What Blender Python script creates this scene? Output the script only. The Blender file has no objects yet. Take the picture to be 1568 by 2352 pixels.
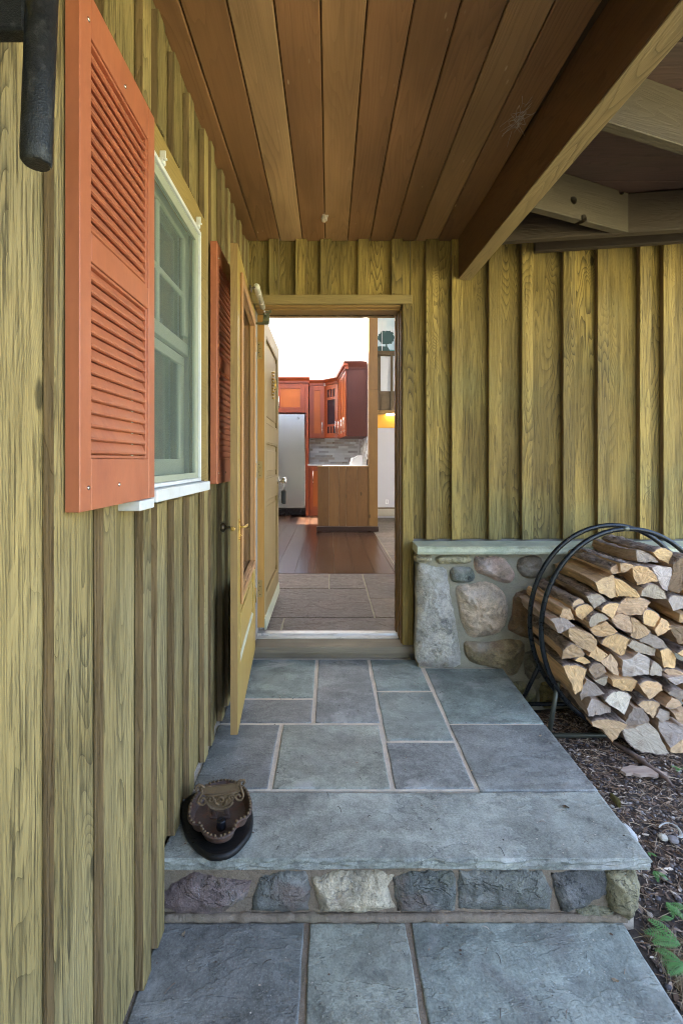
import bpy, bmesh, math, random
from mathutils import Vector, Matrix, noise as mnoise
R = math.radians
S = bpy.context.scene
COL = S.collection
rnd = random.Random(7)

# ---------------------------------------------------------------- camera, world, sun, exposure
F, CU, CV, EYE = 1050.0, 756.0, 1058.0, 1.225      # focal length and horizon in picture units (1568 x 2352)
cd = bpy.data.cameras.new('camera')
cd.sensor_fit = 'VERTICAL'; cd.sensor_height = 36.0; cd.lens = 36.0 * F / 2352.0
cd.shift_x = (784 - CU) / 2352.0; cd.shift_y = -(1176 - CV) / 2352.0
cd.clip_start = 0.02; cd.clip_end = 500
cam = bpy.data.objects.new('camera', cd); COL.objects.link(cam)
cam.location = (0, 0, EYE); cam.rotation_euler = (R(90), 0, 0)
S.camera = cam

SUN_EL, SUN_AZ = R(47), R(276)      # azimuth clockwise from +Y: the sun stands over the house, left and slightly behind
w = bpy.data.worlds.new('World'); S.world = w; w.use_nodes = True
nt = w.node_tree; nt.nodes.clear()
sky = nt.nodes.new('ShaderNodeTexSky'); sky.sky_type = 'NISHITA'; sky.sun_disc = False
sky.sun_elevation = SUN_EL; sky.sun_rotation = SUN_AZ; sky.air_density = .75; sky.dust_density = 6; sky.ozone_density = 0.3
bg = nt.nodes.new('ShaderNodeBackground'); bg.inputs[1].default_value = 0.15
wo = nt.nodes.new('ShaderNodeOutputWorld')
nt.links.new(sky.outputs[0], bg.inputs[0]); nt.links.new(bg.outputs[0], wo.inputs[0])
sd = bpy.data.lights.new('sun', 'SUN'); sd.energy = 4.5; sd.angle = R(0.5); sd.color = (1, .95, .87)
sun = bpy.data.objects.new('sun', sd); COL.objects.link(sun)
dirv = Vector((math.sin(SUN_AZ) * math.cos(SUN_EL), math.cos(SUN_AZ) * math.cos(SUN_EL), math.sin(SUN_EL)))
sun.rotation_euler = dirv.to_track_quat('Z', 'Y').to_euler()
S.view_settings.view_transform = 'Standard'; S.view_settings.look = 'None'
S.view_settings.gamma = 1; S.view_settings.use_curve_mapping = False
S.view_settings.exposure = 3.98
S.cycles.max_bounces = 12; S.cycles.diffuse_bounces = 7; S.cycles.glossy_bounces = 4
S.cycles.sample_clamp_indirect = 6; S.cycles.filter_width = 1.05

# ---------------------------------------------------------------- helpers
def P(u, v, Y): return Vector(((u - CU) * Y / F, Y, EYE + (CV - v) * Y / F))
def XU(u, Y): return (u - CU) * Y / F
def ZV(v, Y): return EYE + (CV - v) * Y / F
def GND(u, v, z):                       # point of the level z seen at u, v
    Y = (EYE - z) * F / (v - CV); return Vector(((u - CU) * Y / F, Y, z))

class MB:
    def __init__(s): s.bm = bmesh.new(); s.mi = 0
    def _fin(s, faces, mi=None):
        for f in faces: f.material_index = s.mi if mi is None else mi
    def box(s, x0, x1, y0, y1, z0, z1, b=0.0, M=None, mi=None):
        if x1 < x0: x0, x1 = x1, x0
        if y1 < y0: y0, y1 = y1, y0
        if z1 < z0: z0, z1 = z1, z0
        bm = s.bm
        vs = [bm.verts.new((x, y, z)) for x in (x0, x1) for y in (y0, y1) for z in (z0, z1)]
        F_ = [(0, 1, 3, 2), (4, 6, 7, 5), (0, 4, 5, 1), (2, 3, 7, 6), (0, 2, 6, 4), (1, 5, 7, 3)]
        fs = [bm.faces.new([vs[i] for i in q]) for q in F_]
        s._fin(fs, mi)
        allv = vs
        if b > 0:
            es = list({e for f in fs for e in f.edges})
            r = bmesh.ops.bevel(bm, geom=es, offset=min(b, .45 * min(x1 - x0, y1 - y0, z1 - z0)), segments=1, affect='EDGES', profile=.5)
            allv = list({v for f in r['faces'] for v in f.verts} | {v for v in vs if v.is_valid})
            s._fin(r['faces'], mi)
        if M is not None: bmesh.ops.transform(bm, matrix=M, verts=allv)
        return allv
    def tube(s, pts, r, n=10, cap=True, mi=None, closed=False):
        pts = [Vector(p) for p in pts]; N = len(pts)
        rr = r if isinstance(r, (list, tuple)) else [r] * N
        rings = []; up = None
        for i, p in enumerate(pts):
            if closed: t = pts[(i + 1) % N] - pts[i - 1]
            else: t = pts[min(i + 1, N - 1)] - pts[max(i - 1, 0)]
            t.normalize()
            if up is None:
                up = Vector((0, 0, 1)) if abs(t.z) < .9 else Vector((1, 0, 0))
            a = (up - t * up.dot(t)); a.normalize(); b = t.cross(a); up = a
            rings.append([s.bm.verts.new(p + (a * math.cos(2 * math.pi * k / n) + b * math.sin(2 * math.pi * k / n)) * rr[i]) for k in range(n)])
        fs = []
        for i in range(N if closed else N - 1):
            A, B = rings[i], rings[(i + 1) % N]
            for k in range(n):
                f = s.bm.faces.new((A[k], A[(k + 1) % n], B[(k + 1) % n], B[k])); f.smooth = True; fs.append(f)
        if cap and not closed:
            fs.append(s.bm.faces.new(rings[0][::-1])); fs.append(s.bm.faces.new(rings[-1]))
        s._fin(fs, mi)
    def lathe(s, prof, c=(0, 0, 0), n=20, M=None, mi=None, smooth=True):   # prof: (r, z)
        rings = []; vs = []
        for r, z in prof:
            ring = [s.bm.verts.new((c[0] + r * math.cos(2 * math.pi * k / n), c[1] + r * math.sin(2 * math.pi * k / n), c[2] + z)) for k in range(n)]
            rings.append(ring); vs += ring
        fs = []
        for A, B in zip(rings, rings[1:]):
            for k in range(n):
                f = s.bm.faces.new((A[k], A[(k + 1) % n], B[(k + 1) % n], B[k])); f.smooth = smooth; fs.append(f)
        fs.append(s.bm.faces.new(rings[0][::-1])); fs.append(s.bm.faces.new(rings[-1]))
        s._fin(fs, mi)
        if M is not None: bmesh.ops.transform(s.bm, matrix=M, verts=vs)
    def prism(s, poly, axis, a0, a1, mi=None, M=None):    # poly in the other two axes
        def mk(p, a):
            return {'X': (a, p[0], p[1]), 'Y': (p[0], a, p[1]), 'Z': (p[0], p[1], a)}[axis]
        A = [s.bm.verts.new(mk(p, a0)) for p in poly]; B = [s.bm.verts.new(mk(p, a1)) for p in poly]
        n = len(poly); fs = [s.bm.faces.new(A), s.bm.faces.new(B[::-1])]
        for k in range(n): fs.append(s.bm.faces.new((A[k], B[k], B[(k + 1) % n], A[(k + 1) % n])))
        s._fin(fs, mi)
        if M is not None: bmesh.ops.transform(s.bm, matrix=M, verts=A + B)
        return A + B
    def build(s, name, mats, parent=None, color=None, fix=True):
        bm = s.bm
        if fix: bmesh.ops.recalc_face_normals(bm, faces=bm.faces[:])
        me = bpy.data.meshes.new(name); bm.to_mesh(me); bm.free()
        if not isinstance(mats, (list, tuple)): mats = [mats]
        for m in mats: me.materials.append(m)
        o = bpy.data.objects.new(name, me); COL.objects.link(o)
        if parent is not None: o.parent = parent
        if color is not None: o.color = (*color, 1)
        return o

def tag(o, label=None, cat=None, group=None, kind=None):
    if label: o['label'] = label
    if cat: o['category'] = cat
    if group: o['group'] = group
    if kind: o['kind'] = kind
    return o
def empty(name, loc=(0, 0, 0), label=None, cat=None, group=None, kind=None, rz=0):
    o = bpy.data.objects.new(name, None); COL.objects.link(o); o.location = loc; o.rotation_euler = (0, 0, rz)
    o.empty_display_size = .05
    return tag(o, label, cat, group, kind)
def structure(o): o['kind'] = 'structure'; return o
def chaikin(poly, it=1):
    for _ in range(it):
        q = []
        for i in range(len(poly)):
            a, b = poly[i], poly[(i + 1) % len(poly)]
            q.append((a[0] * .78 + b[0] * .22, a[1] * .78 + b[1] * .22)); q.append((a[0] * .22 + b[0] * .78, a[1] * .22 + b[1] * .78))
        poly = q
    return poly
def subdiv(poly, L):
    q = []
    for i in range(len(poly)):
        a, b = Vector(poly[i]), Vector(poly[(i + 1) % len(poly)])
        n = max(1, int((b - a).length / L))
        for k in range(n): q.append(tuple(a + (b - a) * k / n))
    return q
def frac(v): return mnoise.noise(Vector(v))

# ---------------------------------------------------------------- node helpers
def lin(r, g, b):
    f = lambda c: ((c / 255 + .055) / 1.055) ** 2.4 if c > 10 else c / 255 / 12.92
    return (f(r), f(g), f(b))
class NG:
    def __init__(s, name):
        s.m = bpy.data.materials.new(name); s.m.use_nodes = True; s.t = s.m.node_tree
        s.b = s.t.nodes['Principled BSDF']; s.x = s.t.nodes.new('ShaderNodeTexCoord')
    def n(s, typ, **kw):
        nd = s.t.nodes.new(typ)
        for k, v in kw.items(): setattr(nd, k, v)
        return nd
    def put(s, sock, v):
        if v is None: return
        if hasattr(v, 'is_output') or hasattr(v, 'links'): s.t.links.new(v, sock)
        elif isinstance(v, (tuple, list)) and len(v) == 3 and sock.type == 'RGBA': sock.default_value = (*v, 1)
        else: sock.default_value = v
    def math(s, op, a, b=None, c=None, clamp=False):
        nd = s.n('ShaderNodeMath', operation=op, use_clamp=clamp)
        s.put(nd.inputs[0], a); s.put(nd.inputs[1], b)
        if c is not None: s.put(nd.inputs[2], c)
        return nd.outputs[0]
    def vmath(s, op, a, b=None, sc=None):
        nd = s.n('ShaderNodeVectorMath', operation=op); s.put(nd.inputs[0], a)
        if b is not None: s.put(nd.inputs[1], b)
        if sc is not None: s.put(nd.inputs['Scale'], sc)
        return nd.outputs[0]
    def noise(s, vec, scale, detail=2, rough=.5, dist=0, col=False):
        nd = s.n('ShaderNodeTexNoise'); s.put(nd.inputs['Vector'], vec)
        nd.inputs['Scale'].default_value = scale; nd.inputs['Detail'].default_value = detail
        nd.inputs['Roughness'].default_value = rough; nd.inputs['Distortion'].default_value = dist
        return nd.outputs[1] if col else nd.outputs[0]
    def vor(s, vec, scale, out='Distance', feature='F1', rnd_=1):
        nd = s.n('ShaderNodeTexVoronoi', feature=feature); s.put(nd.inputs['Vector'], vec); nd.inputs['Scale'].default_value = scale
        nd.inputs['Randomness'].default_value = rnd_
        return nd.outputs[out]
    def ramp(s, v, lo, hi, a=0., b=1., smooth=True):
        nd = s.n('ShaderNodeMapRange', interpolation_type='SMOOTHSTEP' if smooth else 'LINEAR')
        s.put(nd.inputs[0], v); nd.inputs[1].default_value = lo; nd.inputs[2].default_value = hi
        nd.inputs[3].default_value = a; nd.inputs[4].default_value = b
        return nd.outputs[0]
    def mix(s, f, a, b, mode='MIX'):
        nd = s.n('ShaderNodeMix', data_type='RGBA', blend_type=mode)
        s.put(nd.inputs[0], f); s.put(nd.inputs[6], a); s.put(nd.inputs[7], b)
        return nd.outputs[2]
    def hsv(s, col, h=.5, sat=1., val=1.):
        nd = s.n('ShaderNodeHueSaturation'); s.put(nd.inputs['Hue'], h); s.put(nd.inputs['Saturation'], sat); s.put(nd.inputs['Value'], val)
        s.put(nd.inputs['Color'], col); return nd.outputs[0]
    def bump(s, hgt, strength=.5, dist=.01, nrm=None):
        nd = s.n('ShaderNodeBump'); nd.inputs['Strength'].default_value = strength; nd.inputs['Distance'].default_value = dist
        s.put(nd.inputs['Height'], hgt)
        if nrm is not None: s.put(nd.inputs['Normal'], nrm)
        return nd.outputs[0]
    def island(s): return s.n('ShaderNodeNewGeometry').outputs['Random Per Island']
    def objrand(s): return s.n('ShaderNodeObjectInfo').outputs['Random']
    def objcol(s): return s.n('ShaderNodeObjectInfo').outputs['Color']
    def out(s, col=None, rough=None, nrm=None, metal=None, spec=None):
        s.put(s.b.inputs['Base Color'], col); s.put(s.b.inputs['Roughness'], rough); s.put(s.b.inputs['Normal'], nrm)
        s.put(s.b.inputs['Metallic'], metal)
        if spec is not None: s.b.inputs['Specular IOR Level'].default_value = spec
        return s.m

def wood(name, light, dark, line, axis='Z', freq=9., rings=26., ringmix=.5, fibre=.35, blotch=.6, rough=.75, bumpk=.5, var=.12, knots=True, tint=None, spec=.35, fleck=None, dist=.004, streak=0., alt=None, alt2=None):
    g = NG(name)
    ri = g.island(); ro = g.objrand()
    rs = g.math('ADD', g.math('MULTIPLY', ri, 31.7), g.math('MULTIPLY', ro, 57.3))
    comb = g.n('ShaderNodeCombineXYZ'); g.put(comb.inputs[0], rs); g.put(comb.inputs[1], g.math('MULTIPLY', rs, 1.7)); g.put(comb.inputs[2], g.math('MULTIPLY', rs, .9))
    co = g.vmath('ADD', g.x.outputs['Object'], comb.outputs[0])
    ax = 'XYZ'.index(axis)
    def sc(along, across=1.):
        v = [across] * 3; v[ax] = along; return g.vmath('MULTIPLY', co, tuple(v))
    warp = g.noise(sc(.25), 5, 2)
    fld = g.noise(sc(.085), freq, 1.2, .4)
    fld = g.math('ADD', fld, g.math('MULTIPLY', g.noise(sc(.5), 22, 2), .018))
    if knots:
        sx_ = g.n('ShaderNodeSeparateXYZ'); g.put(sx_.inputs[0], co); oth = [i for i in range(3) if i != ax and i != 2] if ax == 2 else [i for i in range(3) if i != ax]
        kc = g.n('ShaderNodeCombineXYZ'); g.put(kc.inputs[0], g.math('ADD', sx_.outputs[oth[0]], sx_.outputs[oth[-1]] if oth[-1] != oth[0] else 0.)); g.put(kc.inputs[1], g.math('MULTIPLY', sx_.outputs[ax], .42))
        kn_ = g.n('ShaderNodeTexVoronoi', voronoi_dimensions='2D'); g.put(kn_.inputs['Vector'], kc.outputs[0]); kn_.inputs['Scale'].default_value = 3.0
        ks_ = g.n('ShaderNodeSeparateColor'); g.put(ks_.inputs[0], kn_.outputs['Color']); kd = g.math('ADD', kn_.outputs['Distance'], g.ramp(ks_.outputs[0], .25, .75, .0, .12))
        kmask = g.ramp(kd, .0, .22, 1., 0.)
        fld = g.math('ADD', fld, g.math('MULTIPLY', kmask, .16))
        kcore = g.ramp(g.math('ADD', kd, g.math('MULTIPLY', g.noise(sc(1), 60, 2), .02)), .035, .062, 1., 0.)
    ph = g.math('FRACT', g.math('MULTIPLY', fld, rings))
    ring = g.math('POWER', g.ramp(ph, .25, .97, 0., 1., smooth=False), 1.8)
    ring = g.math('MULTIPLY', ring, g.ramp(ph, .97, 1., 1., 0.))
    soft = g.ramp(g.noise(sc(.3), 3.5, 2), .35, .65)     # grain strength comes and goes
    ring = g.math('MULTIPLY', ring, g.math('ADD', g.math('MULTIPLY', soft, .7), .3))
    fb = g.noise(sc(.025), 210, 3, .6); fb2 = g.noise(sc(.05), 60, 2, .6)
    bl = g.ramp(g.noise(sc(.3), 3.2, 3, .55), .3, .7)
    col = g.mix(g.math('MULTIPLY', bl, blotch), light, dark)
    fr_ = g.math('FRACT', g.math('MULTIPLY', rs, 5.31))
    if alt is not None: col = g.mix(g.ramp(fr_, .5, .62, 0, .8), col, g.mix(bl, alt, tuple(c * .55 for c in alt)))
    if alt2 is not None: col = g.mix(g.ramp(fr_, .2, .12, 0, .8), col, g.mix(bl, alt2, tuple(c * .6 for c in alt2)))
    if tint is not None:
        col = g.mix(g.ramp(g.noise(g.x.outputs['Object'], 1.3, 3), .45, .7, 0, .8), col, tint)
    col = g.mix(g.math('MULTIPLY', ring, ringmix), col, line)
    pore = g.ramp(g.noise(sc(.10), 330, 2, .7), .60, .74, 0., .55 if streak else 0.); col = g.mix(pore, col, line)
    fm = g.math('ADD', 1 - fibre * .62, g.math('MULTIPLY', g.math('ADD', fb, fb2), fibre * .62))
    col = g.hsv(col, val=g.math('MULTIPLY', fm, g.math('ADD', 1 - var, g.math('MULTIPLY', g.math('FRACT', g.math('MULTIPLY', rs, 3.77)), 2 * var))))
    if knots: col = g.mix(g.math('MULTIPLY', kcore, .75), col, tuple(c * .35 for c in line))
    if fleck is not None:
        fk = g.vor(sc(.3), 26); fz = g.ramp(g.noise(sc(1), 2.2, 2), .5, .62)
        col = g.mix(g.math('MULTIPLY', g.ramp(fk, .05, .12, .6, 0.), fz), col, fleck)
    if streak:
        st1 = g.ramp(g.noise(sc(.03), 150, 4, .7), .52, .64); st2 = g.ramp(g.noise(sc(.02), 62, 4, .7), .55, .68)
        zone = g.ramp(g.noise(sc(.4), 5, 2), .35, .6, .35, 1.)
        stv = g.math('MULTIPLY', g.math('MAXIMUM', st1, g.math('MULTIPLY', st2, .6)), zone)
        col = g.mix(g.math('MULTIPLY', stv, streak), col, line); ring = g.math('ADD', ring, g.math('MULTIPLY', stv, 1.2))
    h = g.math('ADD', g.math('MULTIPLY', ring, -.6), g.math('ADD', g.math('MULTIPLY', fb, .8), g.math('MULTIPLY', fb2, .7)))
    return g.out(col, rough, g.bump(h, bumpk, dist), spec=spec)

def stone_mat(name, obj=True, base=(.2, .2, .2), mott=.5, moss=0., bumpk=.6, rough=.7, scale=1., tints=None, dist=.01, layk=.05, cleft=0.):
    g = NG(name)
    c0 = g.objcol() if obj else base
    off = g.math('MULTIPLY', g.objrand(), 37.)
    cb = g.n('ShaderNodeCombineXYZ'); g.put(cb.inputs[0], off); g.put(cb.inputs[1], off); g.put(cb.inputs[2], off)
    co = g.vmath('ADD', g.x.outputs['Object'], cb.outputs[0])
    big = g.noise(co, 4.5 * scale, 5, .65, .6); mid = g.noise(co, 26 * scale, 5, .7, 0.); fine = g.noise(co, 130 * scale, 3, .7)
    v = g.math('ADD', g.math('ADD', g.ramp(big, .25, .75, -.5, .5, False), g.ramp(mid, .2, .8, -.4, .4, False)), g.ramp(fine, .2, .8, -.4, .4, False))
    col = g.hsv(c0, val=g.math('ADD', 1., g.math('MULTIPLY', v, mott)))
    if tints:
        for i, (t, sc_, lo, hi, am) in enumerate(tints):
            col = g.mix(g.ramp(g.noise(g.vmath('ADD', co, (i * 3.1, i * 1.7, 0)), sc_, 4, .6, .5), lo, hi, 0., am), col, t)
    if moss:
        col = g.mix(g.ramp(g.noise(co, 7, 5, .7), .5, .68, 0., moss), col, (.13, .15, .035))
    spk = g.noise(co, 260 * scale, 2, .6); col = g.mix(g.ramp(spk, .58, .75, 0., .35), col, (.45, .45, .42)); col = g.mix(g.ramp(spk, .42, .25, 0., .4), col, (.05, .052, .05))
    sp = g.vor(co, 90 * scale)
    col = g.mix(g.ramp(sp, .03, .1, .45, 0.), col, (.5, .5, .48))
    lay = g.math('FRACT', g.math('MULTIPLY', g.noise(g.vmath('MULTIPLY', co, (1, 2.2, 1)), 3.5, 3, .55, .8), 9))
    cn = g.noise(g.vmath('MULTIPLY', co, (1.2, 2.4, 1.6)), 3.1, 6, .62, .35)
    cz = g.ramp(g.noise(co, 3.7, 2), .46, .58)
    ln_ = g.math('MULTIPLY', g.ramp(g.math('ABSOLUTE', g.math('SUBTRACT', cn, .5)), .0, .008, 1., 0.), cz)
    ln2 = g.math('MULTIPLY', g.ramp(g.math('ABSOLUTE', g.math('SUBTRACT', cn, .56)), .0, .006, 1., 0.), cz)
    if cleft:
        col = g.mix(g.math('MULTIPLY', ln_, .55), col, (.06, .062, .062)); col = g.mix(g.math('MULTIPLY', ln2, .4), col, (.42, .43, .42))
        dk = g.vor(co, 7.5); col = g.mix(g.ramp(dk, .03, .075, .55, 0.), col, (.055, .057, .058))
        col = g.hsv(col, val=g.ramp(cn, .496, .508, .90, 1.06))
    h0_ = g.math('MULTIPLY', g.math('ADD', g.ramp(cn, .494, .51), g.ramp(cn, .552, .562)), cleft)
    h = g.math('ADD', g.math('ADD', h0_, g.math('MULTIPLY', mid, 1.0), g.math('MULTIPLY', fine, .6)), g.math('MULTIPLY', fine, .3))
    return g.out(col, g.ramp(mid, .3, .7, rough - .12, rough + .1), g.bump(h, bumpk, dist), spec=.4)

def plain(name, col, rough=.5, metal=0., var=.1, scale=12., bumpk=.1, dist=.002, spec=.5, dirt=None, stretch=None):
    g = NG(name); co = g.x.outputs['Object']
    if stretch: co = g.vmath('MULTIPLY', co, stretch)
    a = g.noise(co, scale, 4, .6); b = g.noise(co, scale * 9, 3, .6)
    c = g.hsv(col, val=g.math('ADD', 1 - var, g.math('MULTIPLY', g.math('ADD', a, b), var)))
    if dirt: c = g.mix(g.ramp(g.noise(co, scale * 1.7, 5, .65), .5, .72, 0., dirt[1]), c, dirt[0])
    return g.out(c, g.ramp(a, .3, .7, max(rough - .08, .02), rough + .08), g.bump(b, bumpk, dist), metal, spec)

M = {}
# weathered stained siding
OL, OD, OK = (.36, .275, .108), (.185, .142, .052), (.055, .044, .02)
M['side_wood'] = wood('weathered_olive_siding', OL, OD, OK, 'Z', tint=(.28, .24, .125), ringmix=.6, blotch=.75, bumpk=1., fibre=.9, rings=34, var=.2, streak=.65, dist=.004)
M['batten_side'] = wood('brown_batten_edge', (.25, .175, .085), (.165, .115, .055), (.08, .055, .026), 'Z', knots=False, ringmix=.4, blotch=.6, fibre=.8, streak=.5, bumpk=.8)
M['back_wood'] = wood('weathered_olive_back_siding', (.40, .285, .08), (.18, .13, .042), (.05, .038, .017), 'Z', tint=(.25, .225, .085), ringmix=.75, blotch=.85, bumpk=1., fibre=.9, rings=40, var=.2, streak=.6, dist=.004)
M['trim_x'] = wood('stained_trim_across', (.29, .215, .085), (.18, .135, .055), (.12, .09, .04), 'X', knots=False, ringmix=.3)
M['trim_y'] = wood('stained_trim_along', (.33, .235, .075), (.19, .14, .05), (.12, .085, .035), 'Y', knots=True, ringmix=.4)
M['sill_wood'] = wood('worn_sill_wood', (.30, .25, .16), (.17, .14, .095), (.10, .08, .06), 'X', knots=False, ringmix=.35, tint=(.12, .10, .075))
M['ceiling_wood'] = wood('brown_ceiling_boards', (.46, .27, .12), (.26, .145, .062), (.12, .06, .026), 'Y', knots=False, ringmix=.35, rings=18, blotch=.8, rough=.5, bumpk=.2, var=.28, alt=(.35, .175, .076), alt2=(.60, .41, .21), fleck=(.68, .52, .34), spec=.45)
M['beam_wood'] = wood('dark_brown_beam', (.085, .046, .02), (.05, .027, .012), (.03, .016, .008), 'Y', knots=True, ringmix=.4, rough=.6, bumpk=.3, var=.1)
M['beam_under'] = wood('pale_beam_underside', (.27, .21, .115), (.17, .125, .065), (.10, .075, .04), 'Y', knots=False, ringmix=.5, rough=.6, var=.1)
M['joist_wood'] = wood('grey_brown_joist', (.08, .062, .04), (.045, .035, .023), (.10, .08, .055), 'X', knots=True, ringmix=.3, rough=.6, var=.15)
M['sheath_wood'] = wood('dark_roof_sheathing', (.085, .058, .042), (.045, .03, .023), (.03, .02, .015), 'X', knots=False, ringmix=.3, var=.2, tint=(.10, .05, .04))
M['door_wood'] = wood('ochre_door_paint', (.40, .275, .065), (.33, .215, .05), (.25, .155, .04), 'Z', knots=False, ringmix=.18, fibre=.15, rough=.45, bumpk=.1, var=.03, spec=.5)
M['door_edge'] = wood('worn_door_edge', (.34, .22, .085), (.25, .165, .065), (.16, .10, .045), 'Z', knots=False, ringmix=.3, rough=.5, bumpk=.2, var=.03)
M['stop_wood'] = wood('salmon_glass_bead', (.46, .25, .10), (.37, .19, .075), (.26, .13, .05), 'Z', knots=False, ringmix=.25, rough=.5, bumpk=.15, var=.05)
M['inner_door'] = wood('olive_inner_door', (.27, .195, .075), (.215, .155, .06), (.15, .105, .045), 'Z', knots=False, ringmix=.15, fibre=.15, rough=.45, bumpk=.1, var=.03)
M['inner_edge'] = wood('orange_inner_door_edge', (.50, .27, .07), (.40, .21, .055), (.3, .15, .045), 'Z', knots=False, ringmix=.3, fibre=.2, rough=.45, bumpk=.1, var=.03)
M['jamb'] = wood('brown_jamb', (.23, .135, .045), (.15, .085, .03), (.09, .05, .02), 'Z', knots=False, ringmix=.25, rough=.5, bumpk=.2)
M['jamb_x'] = wood('brown_head_jamb', (.30, .18, .06), (.2, .115, .04), (.11, .065, .025), 'X', knots=False, ringmix=.25, rough=.5, bumpk=.2)
M['shutter'] = plain('coral_shutter_vinyl', (.43, .145, .072), .42, var=.28, scale=6, bumpk=.12, dirt=((.30, .085, .05), .55), stretch=(1, 1, .4))
M['white_paint'] = plain('white_paint', (.72, .74, .72), .4, var=.08, scale=8, dirt=((.5, .5, .44), .3))
M['sash_paint'] = plain('grey_green_sash_paint', (.36, .39, .29), .5, var=.1)
M['black_iron'] = plain('blackened_iron', (.03, .034, .036), .42, metal=.5, var=.3, scale=40, bumpk=.6, dist=.003, dirt=((.16, .17, .16), .45))
M['rack_steel'] = plain('black_tube_steel', (.022, .028, .034), .33, metal=.6, var=.2, scale=50, bumpk=.1, dirt=((.10, .11, .11), .25))
M['rack_leg'] = plain('worn_green_steel', (.09, .10, .08), .4, metal=.5, var=.2, scale=50, bumpk=.1)
M['rust_iron'] = plain('rusted_cast_iron', (.085, .055, .042), .6, metal=.25, var=.4, scale=25, bumpk=.7, dist=.003, dirt=((.17, .06, .028), .7))
M['rust_tan'] = plain('tan_rusted_iron', (.17, .115, .06), .75, metal=.2, var=.3, scale=35, bumpk=.8, dist=.003, dirt=((.10, .07, .045), .6))
M['black_wood'] = plain('black_stained_wood', (.010, .010, .010), .35, var=.4, scale=12, bumpk=.4, dirt=((.11, .06, .035), .12), stretch=(1, 8, 6), spec=.25)
M['black_plastic'] = plain('black_plastic', (.012, .012, .015), .22, var=.1)
M['lockbox'] = plain('dark_rubber_lockbox', (.03, .032, .032), .5, var=.15)
M['brass'] = plain('brass', (.62, .42, .13), .3, metal=.9, var=.25, scale=30)
M['hinge'] = plain('tarnished_brass_hinge', (.42, .29, .11), .45, metal=.6, var=.25, scale=30)
M['bronze'] = plain('dark_bronze', (.10, .08, .05), .3, metal=.7, var=.25)
M['chrome'] = plain('brushed_nickel', (.62, .62, .60), .25, metal=1., var=.1)
M['closer_tube'] = plain('cream_enamel', (.55, .54, .40), .22, var=.08, spec=.7)
M['closer_iron'] = plain('olive_painted_bracket', (.15, .155, .09), .4, metal=.3, var=.25)
M['stainless'] = plain('brushed_stainless', (.62, .62, .61), .24, metal=1., var=.01, scale=.2, bumpk=.0)
M['white_wall'] = plain('white_plaster', (.82, .82, .81), .8, var=.04, scale=3)
M['grey_wall'] = plain('pale_grey_plaster', (.42, .42, .45), .8, var=.04, scale=3)
M['cherry'] = wood('cherry_cabinet_wood', (.27, .052, .012), (.17, .028, .007), (.1, .02, .006), 'Z', knots=False, ringmix=.2, fibre=.2, rough=.32, bumpk=.05, var=.1, spec=.5)
M['cherry_panel'] = wood('orange_cabinet_panel', (.42, .115, .02), (.30, .07, .013), (.2, .045, .01), 'Z', knots=False, ringmix=.2, fibre=.2, rough=.32, bumpk=.05, var=.06)
M['cherry_dark'] = wood('dark_cabinet_side', (.07, .018, .010), (.055, .014, .008), (.04, .01, .006), 'Z', knots=False, ringmix=.2, fibre=.2, rough=.4, bumpk=.05, var=.06)
M['knotty'] = wood('knotty_plank_panel', (.20, .105, .038), (.13, .062, .022), (.07, .032, .012), 'Z', knots=True, ringmix=.45, rings=16, fibre=.25, rough=.5, bumpk=.1, var=.15)
M['post_wood'] = wood('honey_post', (.22, .12, .038), (.16, .085, .027), (.10, .05, .017), 'Z', knots=True, ringmix=.3, fibre=.25, rough=.5, bumpk=.1, var=.05)
M['loft_wood'] = plain('brown_loft_wood', (.10, .066, .026), .5, var=.15, stretch=(1, 1, 5))
M['lamp_glow_wood'] = plain('lamp_lit_pine', (.62, .32, .03), .45, var=.15, stretch=(6, 1, 1))  # yellow lamp glow put into the base colour
M['floor_wood'] = wood('dark_plank_floor', (.070, .034, .019), (.034, .017, .011), (.02, .01, .007), 'Y', knots=False, ringmix=.3, blotch=.9, fibre=.3, rough=.2, bumpk=.12, var=.28, tint=(.07, .045, .03), spec=.5)
M['dark_base'] = plain('dark_base_board', (.035, .018, .012), .4)
M['screen_white'] = plain('frosted_panel', (.62, .64, .66), .5, var=.03)
M['mortar'] = stone_mat('mortar', False, (.62, .54, .43), .35, bumpk=.8, rough=.85, scale=2.2, moss=.0)
M['wall_mortar'] = stone_mat('grey_green_mortar', False, (.27, .255, .185), .35, bumpk=.7, rough=.85, scale=1.6, moss=.2)
M['brown_mortar'] = stone_mat('brown_mortar', False, (.27, .215, .155), .45, bumpk=1., rough=.9, scale=2.2, moss=.15)
M['slab'] = stone_mat('bluestone', True, mott=.95, bumpk=.55, rough=.58, scale=1.,
    tints=[((.17, .15, .145), 3.0, .52, .74, .4), ((.19, .215, .19), 2.1, .48, .75, .4), ((.46, .46, .43), 3.3, .58, .72, .65), ((.075, .08, .078), 9., .6, .75, .5)], dist=.006, cleft=.5)
M['cap'] = stone_mat('pale_bluestone', True, mott=.4, bumpk=.8, rough=.65, scale=1.2, tints=[((.17, .25, .17), 5, .5, .7, .4)])
M['inslate'] = stone_mat('brown_slate', True, cleft=1., mott=.6, bumpk=.8, rough=.5, scale=1., tints=[((.11, .08, .06), 3, .45, .7, .5)])
M['rock'] = stone_mat('field_stone', True, cleft=.5, mott=.9, bumpk=.9, rough=.75, scale=1.3, moss=.25, dist=.018, tints=[((.48, .46, .42), 5, .5, .72, .55), ((.22, .13, .10), 4, .55, .72, .5), ((.10, .10, .09), 9, .55, .7, .5)])
M['pebble'] = stone_mat('pebble_stone', True, mott=.5, rough=.6, scale=3)

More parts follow.
